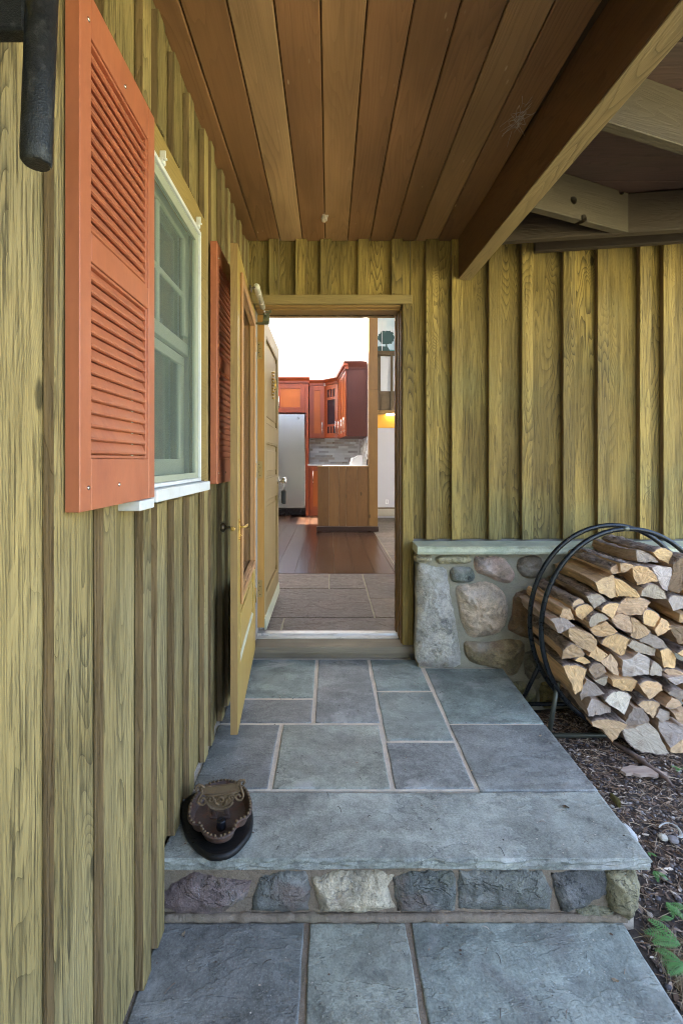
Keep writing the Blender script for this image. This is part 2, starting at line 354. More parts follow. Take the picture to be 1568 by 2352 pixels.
def glass(name, tint=(.8, .86, .82), alpha=.30, rough=.03):
    m = bpy.data.materials.new(name); m.use_nodes = True; t = m.node_tree
    b = t.nodes['Principled BSDF']; t.nodes.remove(b)
    gl = t.nodes.new('ShaderNodeBsdfGlossy'); gl.inputs['Roughness'].default_value = rough
    tr = t.nodes.new('ShaderNodeBsdfTransparent'); tr.inputs[0].default_value = (*tint, 1)
    fr = t.nodes.new('ShaderNodeFresnel'); fr.inputs[0].default_value = 1.5
    ad = t.nodes.new('ShaderNodeMath'); ad.operation = 'ADD'; ad.inputs[1].default_value = alpha; ad.use_clamp = True
    mx = t.nodes.new('ShaderNodeMixShader'); t.links.new(fr.outputs[0], ad.inputs[0]); t.links.new(ad.outputs[0], mx.inputs[0])
    t.links.new(tr.outputs[0], mx.inputs[1]); t.links.new(gl.outputs[0], mx.inputs[2])
    t.links.new(mx.outputs[0], t.nodes['Material Output'].inputs[0])
    return m
M['glass'] = glass('window_glass', (.75, .85, .80), .10, .01)
M['clear_glass'] = glass('storm_glass', (.93, .95, .94), .03)
# insect screen: a fine grey film over the window
m = bpy.data.materials.new('insect_screen'); m.use_nodes = True; t_ = m.node_tree; t_.nodes.remove(t_.nodes['Principled BSDF'])
mx = t_.nodes.new('ShaderNodeMixShader'); mx.inputs[0].default_value = .22; tr_ = t_.nodes.new('ShaderNodeBsdfTransparent'); df_ = t_.nodes.new('ShaderNodeBsdfDiffuse')
df_.inputs[0].default_value = (.25, .30, .24, 1); t_.links.new(tr_.outputs[0], mx.inputs[1]); t_.links.new(df_.outputs[0], mx.inputs[2]); t_.links.new(mx.outputs[0], t_.nodes['Material Output'].inputs[0])
M['screen'] = m

# ================================================================ STRUCTURE
WX, WY, CZ = -.525, 2.87, 2.60      # left wall board plane, back wall board plane, porch ceiling
# ---- ground
g = NG('dark_garden_soil'); co = g.x.outputs['Object']
a = g.noise(co, 14, 6, .7); b = g.noise(co, 70, 4, .7); cc = g.noise(co, 1.2, 3)
soil = g.mix(g.ramp(a, .35, .7), (.035, .026, .02), (.085, .065, .05))
soil = g.mix(g.ramp(b, .6, .75, 0, .6), soil, (.19, .15, .115))
dist_ = g.vmath('LENGTH', g.vmath('SUBTRACT', co, (1., 1., 0.)))
soil_len = g.t.nodes[-1]
far = g.ramp(soil_len.outputs['Value'], 4., 6.5)
soil = g.mix(far, soil, g.mix(g.ramp(g.noise(co, 8, 5, .7), .3, .7), (.22, .25, .10), (.42, .38, .26)))  # far ground, out of view, made pale to bounce light under the porch
M['soil'] = g.out(soil, .9, g.bump(g.math('ADD', a, g.math('MULTIPLY', b, .5)), 1., .03))
mb = MB()
xs = [-60, -20, -6, -3, -1.] + [-.5 + .05 * i for i in range(80)] + [4, 5, 8, 20, 60]
ys = [-60, -20, -6, -3, -1.] + [-.5 + .05 * i for i in range(72)] + [3.6, 6, 12, 60]
xs = sorted(xs); ys = sorted(ys)
grid = {}
for i, x in enumerate(xs):
    for j, y in enumerate(ys):
        z = -.245
        if -.5 <= x <= 3.6 and -.5 <= y <= 3.1:
            z += .020 * frac((x * 3, y * 3, 0)) + .012 * frac((x * 11, y * 11, 3)) + .008 * frac((x * 25, y * 25, 8))
        grid[i, j] = mb.bm.verts.new((x, y, z))
for i in range(len(xs) - 1):
    for j in range(len(ys) - 1):
        f = mb.bm.faces.new((grid[i, j], grid[i + 1, j], grid[i + 1, j + 1], grid[i, j + 1])); f.smooth = True
structure(mb.build('ground', M['soil']))

# ---- house shell: one structure per wall / roof
def wallbox(name, mat, *boxes):
    mb = MB()
    for b_ in boxes: mb.box(*b_)
    return structure(mb.build(name, mat))
M['shell'] = plain('interior_shell', (.30, .29, .26), .9)
# kitchen (behind the back wall)
KF = .10; KX0, KX1, KY0, KY1, KZ = -3.0, 3.2, 3.0, 9.9, 5.2
wallbox('kitchen_back_wall', M['white_wall'], (KX0 - .15, KX1 + .15, KY1, KY1 + .15, -.2, KZ))
wallbox('kitchen_left_wall', M['white_wall'], (KX0 - .15, KX0, KY0, KY1, -.2, 2.7), (KX0 - .15, KX0, KY0, KY1, 3.35, KZ),
        (KX0 - .15, KX0, KY0, 8.35, 2.7, 3.35), (KX0 - .15, KX0, 9.3, KY1, 2.7, 3.35))
wallbox('kitchen_right_wall', M['white_wall'], (KX1, KX1 + .15, KY0, KY1, -.2, KZ))
wallbox('kitchen_ceiling', M['white_wall'], (KX0 - .15, -1.6, KY0, KY1, KZ, KZ + .15), (.4, KX1 + .15, KY0, KY1 + .15, KZ, KZ + .15),
        (-1.6, .4, KY0, 6.2, KZ, KZ + .15), (-1.6, .4, 8.9, KY1 + .15, KZ, KZ + .15))  # unseen gap added in the kitchen ceiling to let light in
wallbox('kitchen_partition', M['white_wall'], (.66, .745, 7.42, 9.88, KF, KZ))
# back wall of the porch, with door opening and unseen opening added high up to light the kitchen
DX0, DX1, DZ1 = -.462, .446, 2.19
wallbox('porch_back_wall', M['shell'], (-4.2, DX0, WY + .012, 3.0, -.3, 2.75), (DX1, 3.35, WY + .012, 3.0, -.3, 2.75), (DX0, DX1, WY + .012, 3.0, DZ1, 2.75),
        (DX0, DX1, WY + .012, 3.0, -.3, .03), (-4.2, -2.4, WY + .012, 3.0, 2.75, KZ), (1.8, 3.35, WY + .012, 3.0, 2.75, KZ), (-2.4, 1.8, WY + .012, 3.0, 2.75, 3.3), (-2.4, 1.8, WY + .012, 3.0, 4.4, KZ))
# room to the left
wallbox('left_house_wall', M['shell'], (-.62, WX - .012, -3.5, 1.13, -.3, 2.75), (-.62, WX - .012, 1.75, WY + .012, -.3, 2.75), (-.62, WX - .012, 1.13, 1.75, -.3, 1.12), (-.62, WX - .012, 1.13, 1.75, 2.12, 2.75))
wallbox('left_room', M['shell'], (-4.2, -4.05, -3.5, WY, -.3, 2.75), (-4.05, -.62, -3.65, -3.5, -.3, 2.75), (-4.05, -.62, -3.5, WY, -.3, .1))
wallbox('left_roof', M['shell'], (-4.6, -.50, -3.7, WY, 2.76, 2.95))
# porch roof covering; unseen parts extended and trimmed to steer light from the right
wallbox('porch_roof', M['shell'], (-.495, 1.2, -1.9, WY, 2.70, 2.82), (1.2, 2.75, .92, WY, 2.70, 2.82))

# ---- porch ceiling boards
mb = MB()
x = -.448 - .1405
while x < .80:
    mb.box(x + .0022, x + .1405 - .0022, -1.85, WY - .004, CZ, CZ + .018, b=.0035); x += .1405
ceil = structure(mb.build('porch_ceiling', M['ceiling_wood']))
mb = MB(); mb.box(-.54, .85, -1.85, WY - .004, CZ + .019, CZ + .03); structure(mb.build('ceiling_backing', M['beam_wood']))
mb = MB()
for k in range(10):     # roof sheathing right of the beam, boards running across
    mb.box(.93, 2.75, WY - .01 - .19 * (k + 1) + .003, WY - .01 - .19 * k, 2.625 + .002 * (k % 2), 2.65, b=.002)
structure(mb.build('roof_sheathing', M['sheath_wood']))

# ================================================================ LEFT WALL CLADDING
lw = empty('plank_wall', (WX, 1, 0), 'long olive board and batten wall on the left holding window and coral shutters', 'wall')
def lwb(mb_):     # parts are built in world space; undo the parent's offset
    return mb_
def child(o, root):
    o.parent = root
    if root.rotation_euler.z == 0: o.matrix_parent_inverse = Matrix.Translation(-root.location)
    return o
mb = MB()
yb = [-.60, -.38, -.15, .06, .27, .46, .63, .845, 1.03, 1.16]
edges = [(.04 + a_) for a_ in ()]
corners = [-.55, -.33, -.12, .10, .31, .50, .66, .837, 1.017, 1.232, 1.339, 1.48, 1.64, 1.84, 1.944, 2.134, 2.263, 2.386, 2.57, 2.70, 2.80]
bw = [.055] * len(corners)
cuts = [c + .027 for c in corners]
cuts = [-.8] + cuts + [WY]
WIN_Y0, WIN_Y1, WIN_Z0, WIN_Z1 = 1.13, 1.75, 1.12, 2.10
def clipbox(mb, x0, x1, y0, y1, z0, z1, b):
    # leave the window opening free
    if y1 <= WIN_Y0 or y0 >= WIN_Y1: mb.box(x0, x1, y0, y1, z0, z1, b); return
    if z0 < WIN_Z0: mb.box(x0, x1, y0, y1, z0, WIN_Z0, b)
    if z1 > WIN_Z1: mb.box(x0, x1, y0, y1, WIN_Z1, z1, b)
    if y0 < WIN_Y0: mb.box(x0, x1, y0, WIN_Y0, WIN_Z0, WIN_Z1, b)
    if y1 > WIN_Y1: mb.box(x0, x1, WIN_Y1, y1, WIN_Z0, WIN_Z1, b)
for y0, y1 in zip(cuts, cuts[1:]):
    zb = -.21 if y1 < 1.44 else .006
    clipbox(mb, WX - .011, WX - .0005 * rnd.random() * 3, y0 + .001, y1 - .001, zb, CZ - .002, .001)
child(mb.build('board_cladding', M['side_wood']), lw)
def batten(y, wd, z0, z1, proud=.025):
    mb = MB(); t = rnd.uniform(-.0015, .0015)
    mb.box(WX + .0005, WX + proud + t, y, y + wd + rnd.uniform(-.003, .003), z0, z1, b=.0022)
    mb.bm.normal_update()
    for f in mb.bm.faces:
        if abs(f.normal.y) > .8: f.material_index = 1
    # rough-sawn arris: tiny wander
    bmesh.ops.subdivide_edges(mb.bm, edges=[e for e in mb.bm.edges if abs(e.verts[0].co.z - e.verts[1].co.z) > .3], cuts=24)
    for v in mb.bm.verts: v.co.y += .0013 * frac((y * 9, v.co.z * 7, v.co.x * 90)); v.co.x += .0008 * frac((y * 19, v.co.z * 13, 4))
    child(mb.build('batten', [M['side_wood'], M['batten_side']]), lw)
for c in corners:
    wdt = .055
    zb = -.206 if c < 1.42 else .008
    top = CZ - .05 - rnd.uniform(-.004, .004)
    if c > 1.82: batten(c, wdt, zb, CZ - .012 - .03 * rnd.random())
    elif c > 1.17:
        batten(c, wdt, zb, 1.098 if c < 1.8 else 1.11); batten(c, wdt, 2.196 + rnd.uniform(0, .02), top)
    else: batten(c, wdt, zb, top)

# ---- window
win = empty('window', (WX, 1.45, 1.12), 'white framed double hung storm window between the two coral shutters', 'window')
mb = MB()
mb.box(-.548, -.4985, 1.11, 1.755, 2.10, 2.1955, b=.002)               # head casing (wood)
mb.box(-.536, -.500, 1.7555, 1.862, 1.147, 2.1955, b=.002)            # side casing
mb.box(-.536, -.500, 1.11, 1.1335, 1.147, 2.0995, b=.002)
child(mb.build('casing', M['trim_y']), win)
mb = MB()   # white storm frame
fy0, fy1, fz0, fz1 = 1.134, 1.7545, 1.148, 2.099; t = .022
mb.box(-.515, -.490, fy0, fy1, fz1 - .014, fz1, b=.001); mb.box(-.515, -.490, fy0, fy1, fz0, fz0 + .012, b=.001)
mb.box(-.515, -.490, fy1 - .010, fy1, fz0 + .0125, fz1 - .0145, b=.001); mb.box(-.515, -.490, fy0, fy0 + .012, fz0 + .0125, fz1 - .0145, b=.001)
child(mb.build('storm_frame', M['white_paint']), win)
mb = MB()   # grey-green inner storm stiles and sashes
a0, a1, z0_, z1_ = fy0 + .0125, fy1 - .0105, fz0 + .0125, fz1 - .0145
mb.box(-.511, -.498, a1 - .035, a1, z0_, z1_, b=.001); mb.box(-.511, -.498, a0, a0 + .035, z0_, z1_, b=.001)
mb.box(-.511, -.498, a0 + .0355, a1 - .0355, z1_ - .035, z1_, b=.001); mb.box(-.511, -.498, a0 + .0355, a1 - .0355, z0_, z0_ + .02, b=.001)
child(mb.build('storm_stile', M['sash_paint']), win)
mb = MB()
zm = 1.62
for (zz0, zz1, xx) in ((zm, z1_, -.535), (z0_, zm - .002, -.552)):
    mb.box(xx - .02, xx, a0, a1, zz1 - .035, zz1, b=.002); mb.box(xx - .02, xx, a0, a1, zz0, zz0 + (.045 if xx > -.54 else .07), b=.002)
    mb.box(xx - .019, xx - .001, a1 - .045, a1, zz0 + .07, zz1 - .0355, b=.002); mb.box(xx - .019, xx - .001, a0, a0 + .045, zz0 + .07, zz1 - .0355, b=.002)
mb.box(-.552, -.538, 1.437, 1.455, zm + .0455, z1_ - .0355, b=.002); mb.box(-.553, -.540, a0 + .046, 1.4365, 1.83, 1.848, b=.002); mb.box(-.553, -.540, 1.4555, a1 - .046, 1.83, 1.848, b=.002)
child(mb.build('sash', M['sash_paint']), win)
mb = MB(); mb.box(-.546, -.5445, a0 + .04, a1 - .04, zm + .04, z1_ - .03); mb.box(-.563, -.5615, a0 + .04, a1 - .04, z0_ + .06, zm - .03)
child(mb.build('pane', M['glass']), win)
mb = MB(); mb.box(-.5055, -.505, a0 + .034, a1 - .034, z0_ + .018, z1_ - .033); child(mb.build('insect_screen', M['screen']), win)
mb = MB(); mb.box(-.528, -.470, 1.139, 1.2305, 1.099, 1.1245, b=.002); mb.box(-.528, -.462, 1.2310, 1.775, 1.112, 1.146, b=.002)
child(mb.build('sill', M['white_paint']), win)
for (yy, zz) in ((1.335, 2.103), (1.70, 2.103)):
    mb = MB(); mb.box(-.498, -.484, yy, yy + .022, zz - .006, zz + .010, b=.002); mb.box(-.4975, -.480, yy + .008, yy + .013, zz + .0105, zz + .034, b=.001)
    mb.tube([(-.486, yy + .004, zz + .004), (-.474, yy + .004, zz + .004)], .0035, 8)
    child(mb.build('hanger_clip', M['white_paint']), win)
mb = MB()      # backing sheet added behind the panes for the room's dim tone
for k in range(24):
    y0 = 1.10 + k * .03
    mb.box(-.640 - .008 * (k % 2), -.634 - .008 * (k % 2), y0, y0 + .0298, 1.0, 2.2)
M['room_backing'] = plain('grey_green_backing', (.16, .19, .15), .8)
tag(mb.build('room_backing', M['room_backing']), 'grey green backing sheet added behind the left window', 'room_backing')

# ---- shutters
def shutter(name, y0, label):
    wdt, z0, z1 = .369, 1.127, 2.145
    root = empty(name, (-.499, y0, z0), label, 'shutter', 'louvred shutters beside the window')
    xb, xf = 0.001, .030
    st = .042
    H = z1 - z0
    mb = MB()
    mb.box(xb, xf, 0, st, 0, H, b=.0015); mb.box(xb, xf, wdt - st, wdt, 0, H, b=.0015)
    for (a_, b_) in ((0, .102), (.492, .545), (.933, H)):
        mb.box(xb, xf - .0004, st + .0002, wdt - st - .0002, a_, b_, b=.001)
    mb.box(xb, .008, st + .0002, wdt - st - .0002, .1025, .4915); mb.box(xb, .008, st + .0002, wdt - st - .0002, .5455, .9325)
    # moulded lip round each panel
    for (a_, b_) in ((.1025, .4915), (.5455, .9325)):
        for (p, q, r_, s_) in ((st, st + .007, a_, b_), (wdt - st - .007, wdt - st, a_, b_), (st + .0072, wdt - st - .0072, a_, a_ + .007), (st + .0072, wdt - st - .0072, b_ - .007, b_)):
            mb.box(.0085, .026, p + .0003, q - .0003, r_ + .0003, s_ - .0003, b=.001)
    mb.build('frame', M['shutter'], root)
    mb = MB()
    for (a_, b_) in ((.1105, .4845), (.5535, .9255)):
        n = 14; p = (b_ - a_) / n
        for k in range(n):
            z = a_ + p * k
            mb.prism([(.0085, z + p * .96), (.0085, z + .004), (.0215, z + .0015), (.0255, z + .0035), (.0258, z + .008), (.0165, z + p * .985)], 'Y', 0, 1, M=Matrix(((1, 0, 0, 0), (0, wdt - 2 * st - .016, 0, st + .008), (0, 0, 1, 0), (0, 0, 0, 1))))
    mb.build('louvres', M['shutter'], root)
    for (yy, zz) in ((.03, .045), (.16, .045), (.03, H - .06), (.19, H - .06)):
        mb = MB(); mb.lathe([(.0045, 0), (.0045, .0015), (.0025, .003)], n=10, M=Matrix.Translation((xf, yy, zz)) @ Matrix.Rotation(R(90), 4, 'Y'))
        mb.build('screw', M['chrome'], root)
    return root
shutter('shutter', .861, 'larger looking coral louvred shutter nearest the camera, left of the window')
shutter('shutter', 1.913, 'farther coral louvred shutter between the window and the open storm door')

# ================================================================ BACK WALL CLADDING
bwl = empty('plank_wall', (1.0, WY, 0), 'olive board and batten end wall with the doorway and stone base', 'wall')
mb = MB()
bx = [-.525, -.30, -.07, .135, .30]
uu = [-.524, XU(627, 2.86), XU(682, 2.86), XU(742, 2.86), XU(830, 2.86), DX1 + .06]
BZ = CZ + .006
for x0, x1 in zip(uu, uu[1:]): mb.box(x0 + .0008, x1 - .0008, WY - .001, WY + .0115, DZ1 + .062, BZ, b=.001)
D3 = lambda z: (1450 + z / 1.493) / 1.5944
bat = [(D3(160), D3(228)), (D3(300), D3(358)), (D3(502), D3(570)), (D3(682), D3(742)), (D3(905), D3(970)), (D3(1092), D3(1155)), (D3(1322), D3(1385)), (D3(1450), D3(1515))]
bxs = [(XU(a, 2.845), XU(b, 2.845)) for a, b in bat]
xlast = bxs[-1][0]
while xlast < 3.0:
    xlast += rnd.choice((.19, .24, .28)); bxs.append((xlast, xlast + .065))
mid = [DX1 + .062] + [(a + b) / 2 for a, b in bxs]
zlow = .735
for i, (x0, x1) in enumerate(zip(mid, mid[1:])):
    mb.box(x0 + .001, x1 - .001, WY - .001 - .0015 * (i % 3), WY + .0115, zlow if x0 > .5 else .0, BZ, b=.0015)
child(mb.build('board_cladding', M['back_wood']), bwl)
def bbat(x0, x1, z0, z1, pr=.025):
    pr += .012
    mb = MB(); mb.box(x0, x1, WY - pr - rnd.uniform(0, .003), WY - .0052, z0, z1, b=.0025)
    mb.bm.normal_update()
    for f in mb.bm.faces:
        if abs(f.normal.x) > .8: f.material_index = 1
    bmesh.ops.subdivide_edges(mb.bm, edges=[e for e in mb.bm.edges if abs(e.verts[0].co.z - e.verts[1].co.z) > .3], cuts=24)
    for v in mb.bm.verts: v.co.x += .0016 * frac((x0 * 9, v.co.z * 6, v.co.x * 40))
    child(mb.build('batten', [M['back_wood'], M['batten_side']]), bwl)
for x0, x1 in bxs: bbat(x0, x1, zlow, BZ if x0 > 1 else CZ - .002, .026)
mb = MB(); mb.box(-.525, 3.3, WY - .030, WY - .0265, CZ - .03, CZ - .0005)
mb.bm.free()
for (z0u, z1u) in ((268, 298), (460, 532), (650, 733), (828, 908), (1097, 1175), (1337, 1418)):
    a_, b_ = (750 + z0u / 1.96) / 1.5944, (750 + z1u / 1.96) / 1.5944
    bbat(XU(a_, 2.845), XU(b_, 2.845), DZ1 + .062, CZ + .0, .025)

# ---- door frame
df = empty('door_frame', (0, WY, 0), 'wooden doorway frame with worn sill in the end wall', 'door frame')
mb = MB(); mb.box(-.50, XU(946, 2.82), 2.82, WY - .002, 2.194, 2.250, b=.003); child(mb.build('head_casing', M['trim_x']), df)
mb = MB(); mb.box(XU(924.5, 2.82), XU(948.9, 2.82), 2.822, WY - .002, .086, 2.1935, b=.003); child(mb.build('side_casing', M['back_wood']), df)
mb = MB(); mb.box(-.524, -.468, 2.822, WY - .002, .05, 2.1935, b=.003); child(mb.build('side_casing', M['side_wood']), df)
mb = MB()
mb.box(-.46, DX1 - .001, 2.8702, 3.03, 2.170, 2.1895, b=.002); mb.box(-.46, DX1 - .001, 2.845, 2.87, 2.178, 2.1935, b=.002)
child(mb.build('head_jamb', M['jamb_x']), df)
mb = MB(); mb.box(.4385, .4455, 2.90, 3.03, .10, 2.169, b=.002); mb.box(.4455, .4505, 2.848, 2.90, .088, 2.169, b=.001); mb.box(.430, .4380, 2.955, 3.02, .11, 2.168, b=.002)
child(mb.build('side_jamb', M['jamb']), df)
mb = MB(); mb.box(-.480, -.4635, 2.86, 3.03, .09, 2.169, b=.002); child(mb.build('side_jamb', M['jamb']), df)
M['weatherstrip'] = plain('black_weatherstrip', (.03, .018, .012), .8)
mb = MB(); mb.tube([(.4295 + .0015 * math.sin(i * 1.3), 2.966, .12 + i * .03) for i in range(68)], .0028, 6); child(mb.build('weatherstrip', M['weatherstrip']), df)
mb = MB(); mb.tube([(-.455 + i * .03, 2.966, 2.168 + .0015 * math.sin(i * 2.3)) for i in range(30)], .003, 6); child(mb.build('weatherstrip', M['weatherstrip']), df)
mb = MB()
mb.prism([(2.795, .046), (2.795, .078), (2.80, .084), (2.90, .094), (2.90, .046)], 'X', -.49, XU(948, 2.80))
mb.box(-.49, .498, 2.826, 2.90, .004, .0455, b=.003)
child(mb.build('sill', M['sill_wood']), df)
M['threshold'] = plain('worn_aluminium_threshold', (.50, .49, .45), .35, metal=.5, var=.2, scale=20, dirt=((.25, .21, .15), .5), stretch=(.3, 2, 1))
mb = MB(); mb.prism([(2.901, .046), (2.901, .098), (2.915, .104), (2.93, .104), (2.935, .116), (2.975, .119), (2.985, .105), (2.985, .046)], 'X', -.46, .44)
child(mb.build('threshold', M['threshold']), df)

# ---- storm door, open flat along the left wall
hx, hy = -.4533, 2.80; nx, ny = -.3860, 1.93
SL = math.hypot(nx - hx, ny - hy); ang = math.atan2(ny - hy, nx - hx)
sdr = empty('storm_door', (hx, hy, 0), 'ochre glazed storm door standing open against the left wall', 'door', rz=ang)
z0, z1, T = .067, 2.144, .030
st = .105
mb = MB()
mb.box(0, st, -T, 0, z0, z1, b=.002)
mb.box(st + .0003, SL - st - .0003, -T, -.0006, z1 - .105, z1, b=.002)
mb.box(st + .0003, SL - st - .0003, -T, -.0006, .575, .625, b=.002)
mb.box(st + .0003, SL - st - .0003, -T, -.0006, z0, .325, b=.002)
mb.box(SL - st, SL - .003, -T, 0, z0, z1, b=.002)
child(mb.build('frame', M['door_wood']), sdr)
mb = MB(); mb.box(SL - .0028, SL, -T, -.0005, z0 + .001, z1 - .001); child(mb.build('edge_strip', M['door_edge']), sdr)
mb = MB(); mb.box(st - .004, SL - st + .004, -.022, -.010, .32, .58); mb.box(st + .045, SL - st - .045, -.0098, -.003, .37, .53, b=.006)
child(mb.build('lower_panel', M['door_wood']), sdr)
mb = MB(); mb.prism([(-.022, .3252), (-.001, .3252), (-.009, .337)], 'X', st + .01, SL - st - .01)
child(mb.build('panel_bevel', M['sash_paint']), sdr)
mb = MB()
bz0, bz1 = .588, 2.06
mb.box(st - .012, st + .016, .0006, .012, bz0, bz1, b=.003); mb.box(SL - st - .016, SL - st + .012, .0006, .012, bz0, bz1, b=.003)
mb.box(st + .0165, SL - st - .0165, .0006, .0115, bz1 - .045, bz1, b=.003); mb.box(st + .0165, SL - st - .0165, .0006, .0115, bz0 + .02, bz0 + .048, b=.003)
mb.box(st + .0003, st + .0155, -.0205, .0003, .626, 2.038, b=.002); mb.box(SL - st - .0155, SL - st - .0003, -.0205, .0003, .626, 2.038, b=.002)
mb.box(st + .0163, SL - st - .0163, -.020, .0003, 2.016, 2.038, b=.002); mb.box(st + .0163, SL - st - .0163, -.020, .0003, .6262, .640, b=.002)
child(mb.build('glazing_bead', M['stop_wood']), sdr)
mb = MB(); mb.box(st + .008, SL - st - .008, -.0255, -.0225, .622, 2.04); child(mb.build('pane', M['clear_glass']), sdr)
zk = ZV(1212, 1.96)
mb = MB(); MM = Matrix.Translation((SL - .045, -T, zk)) @ Matrix.Rotation(R(90), 4, 'X')
mb.lathe([(.012, 0), (.012, .003), (.006, .006), (.006, .022), (.012, .026), (.020, .032), (.022, .040), (.018, .047), (.006, .050)], n=18, M=MM)
child(mb.build('knob', M['bronze']), sdr)
mb = MB(); mb.lathe([(.009, 0), (.009, .004), (.005, .006)], n=14, M=Matrix.Translation((SL - .045 + .045, -T + .012, zk)) @ Matrix.Rotation(R(90), 4, 'Y'))
child(mb.build('latch_bolt', M['brass']), sdr)
mb = MB()
mb.box(SL - .062, SL - .034, .0005, .004, zk - .055, zk + .035, b=.001)
mb.tube([(SL - .048, .004, zk), (SL - .048, .022, zk), (SL - .060, .030, zk + .002), (SL - .088, .032, zk + .004), (SL - .096, .036, zk - .012)], [.005, .005, .006, .006, .003], 8)
mb.tube([(SL - .048, .004, zk - .035), (SL - .048, .012, zk - .035)], .004, 8)
child(mb.build('handle', M['brass']), sdr)
for zz in (.40, 1.166, 1.936):   # storm door hinge knuckles
    mb = MB(); mb.tube([(-.006, .004, zz - .045), (-.006, .004, zz + .045)], .0055, 10); child(mb.build('hinge', M['hinge']), sdr)

# ---- pneumatic door closer
pc = empty('door_closer', tuple(P(590, 700, 2.6)), 'cream pneumatic closer tube and bracket at top of doorway', 'door closer')
E = lambda x_, y_: ((800 + x_ / 4.703) / 1.5944, (850 + y_ / 4.703) / 1.5944)
pa = P(*E(655, 940), 2.30); pb = P(*E(762, 1290), 2.72); pr_ = P(*E(822, 1450), 2.83)
d_ = (pb - pa)
mb = MB(); mb.tube([pa - d_ * .055, pa - d_ * .03, pa, pb, pb + d_ * .012], [.006, .0125, .0165, .0165, .009], 18); child(mb.build('tube', M['closer_tube']), pc)
mb = MB(); mb.tube([pb, pr_], .0042, 10); child(mb.build('rod', M['chrome']), pc)
mb = MB(); q = P(*E(560, 975), 2.26); mb.tube([q, pa], .006, 8); mb.box(q.x - .006, q.x + .004, q.y - .02, q.y + .02, q.z - .012, q.z + .012, b=.002); child(mb.build('door_bracket', M['bronze']), pc)
c = P(*E(825, 1455), 2.84)
mb = MB(); mb.box(c.x - .021, c.x + .019, c.y + .002, c.y + .006, c.z - .036, c.z + .024, b=.001)
mb.box(c.x - .021, c.x + .019, c.y - .018, c.y + .0015, c.z - .036, c.z - .031, b=.001); mb.box(c.x - .006, c.x + .019, c.y - .014, c.y + .0015, c.z + .026, c.z + .031, b=.001)
mb.tube([(c.x + .024, c.y - .01, c.z + .032), (c.x + .024, c.y + .01, c.z + .032)], .008, 10)
mb.tube([(c.x, c.y, c.z), (c.x, c.y - .008, c.z)], .011, 14)
child(mb.build('jamb_bracket', M['closer_iron']), pc)
mb = MB(); mb.box(c.x - .135, c.x + .018, c.y - .012, c.y + .014, c.z - .047, c.z - .0375, b=.004); mb.tube([(c.x, c.y, c.z - .05), (c.x, c.y, c.z - .028)], .007, 10)
child(mb.build('arm', M['closer_iron']), pc)

# ---- inner door, swung into the hall
ix, iy = -.4185, 2.95; fx, fy = -.4270, 3.86
IL = math.hypot(fx - ix, fy - iy); ia = math.atan2(fy - iy, fx - ix)
idr = empty('entry_door', (ix, iy, 0), 'olive panelled inner door with orange edge swung into the hall', 'door', rz=ia)
# local x runs inward, local -y faces +X
z0, z1, T = .148, 2.165, .045
mb = MB(); s_ = .10
mb.box(.003, s_, 0, T, z0, z1, b=.002); mb.box(IL - s_, IL, 0, T, z0, z1, b=.002)
for (a_, b_) in ((z0, .325), (.955, 1.10), (1.35, 1.475), (2.06, z1)): mb.box(s_ + .0003, IL - s_ - .0003, .0006, T, a_, b_, b=.002)
child(mb.build('frame', M['inner_door']), idr)
for (a_, b_) in ((.32, .96), (1.095, 1.355), (1.47, 2.065)):
    mb = MB(); mb.box(s_ - .003, IL - s_ + .003, .016, T - .01, a_, b_); mb.box(s_ + .05, IL - s_ - .05, .007, .0158, a_ + .055, b_ - .055, b=.007)
    for (p, q, r_, t_) in ((s_ + .0003, s_ + .012, a_, b_), (IL - s_ - .012, IL - s_ - .0003, a_, b_), (s_ + .013, IL - s_ - .013, a_ + .005, a_ + .017), (s_ + .013, IL - s_ - .013, b_ - .017, b_ - .005)):
        mb.box(p, q, .0015, .0155, r_, t_, b=.003)
    child(mb.build('panel', M['inner_door']), idr)
mb = MB(); mb.box(0, .0028, .0005, T, z0, z1); child(mb.build('edge_strip', M['inner_edge']), idr)
for zz in (.40, 1.166, 1.936):
    mb = MB(); mb.box(-.0022, -.0002, .012, .052, zz - .055, zz + .055)
    mb.tube([(-.004, .056, zz - .055), (-.004, .056, zz + .055)], .006, 10)
    for dz in (-.038, -.014, .012, .036): mb.lathe([(.0035, 0), (.003, .001)], n=8, M=Matrix.Translation((-.0022, .026 + (.008 if dz in (-.014, .036) else 0), zz + dz)) @ Matrix.Rotation(R(-90), 4, 'Y'), mi=1)
    child(mb.build('hinge', [M['hinge'], M['bronze']]), idr)
def on_idr(u, v):   # local x, z on the door face for a picture point
    # intersect with the plane
    k = (u - CU) / F; dx, dy = (fx - ix) / IL, (fy - iy) / IL
    s__ = (k * iy - ix) / (dx - k * dy); return s__, ZV(v, iy + dy * s__)
kx, kz0 = on_idr(624, 851); _, kz1 = on_idr(624, 917)
mb = MB()
mb.box(kx - .012, kx + .012, -.006, -.0003, kz1 + .02, kz0 - .01, b=.003)
for i in range(9): mb.lathe([(.003, 0), (.011 - .004 * (i % 2), .006), (.009, .012), (.003, .016)], n=10, M=Matrix.Translation((kx, -.012, kz1 + .0 + i * .0235)))
mb.tube([(kx + .03 * math.sin(t_), -.022 - .006 * abs(math.sin(t_)), (kz0 + kz1) / 2 - .04 * math.cos(t_)) for t_ in [i * math.pi / 8 for i in range(16)]], .004, 8, closed=True)
child(mb.build('knocker', M['brass']), idr)
mb = MB(); KM = Matrix.Translation((IL - .055, 0, 1.06)) @ Matrix.Rotation(R(90), 4, 'X')
mb.lathe([(.032, 0), (.032, .006), (.014, .010), (.012, .03), (.022, .036), (.029, .045), (.029, .064), (.022, .070)], n=20, M=KM)
child(mb.build('knob', M['chrome']), idr)
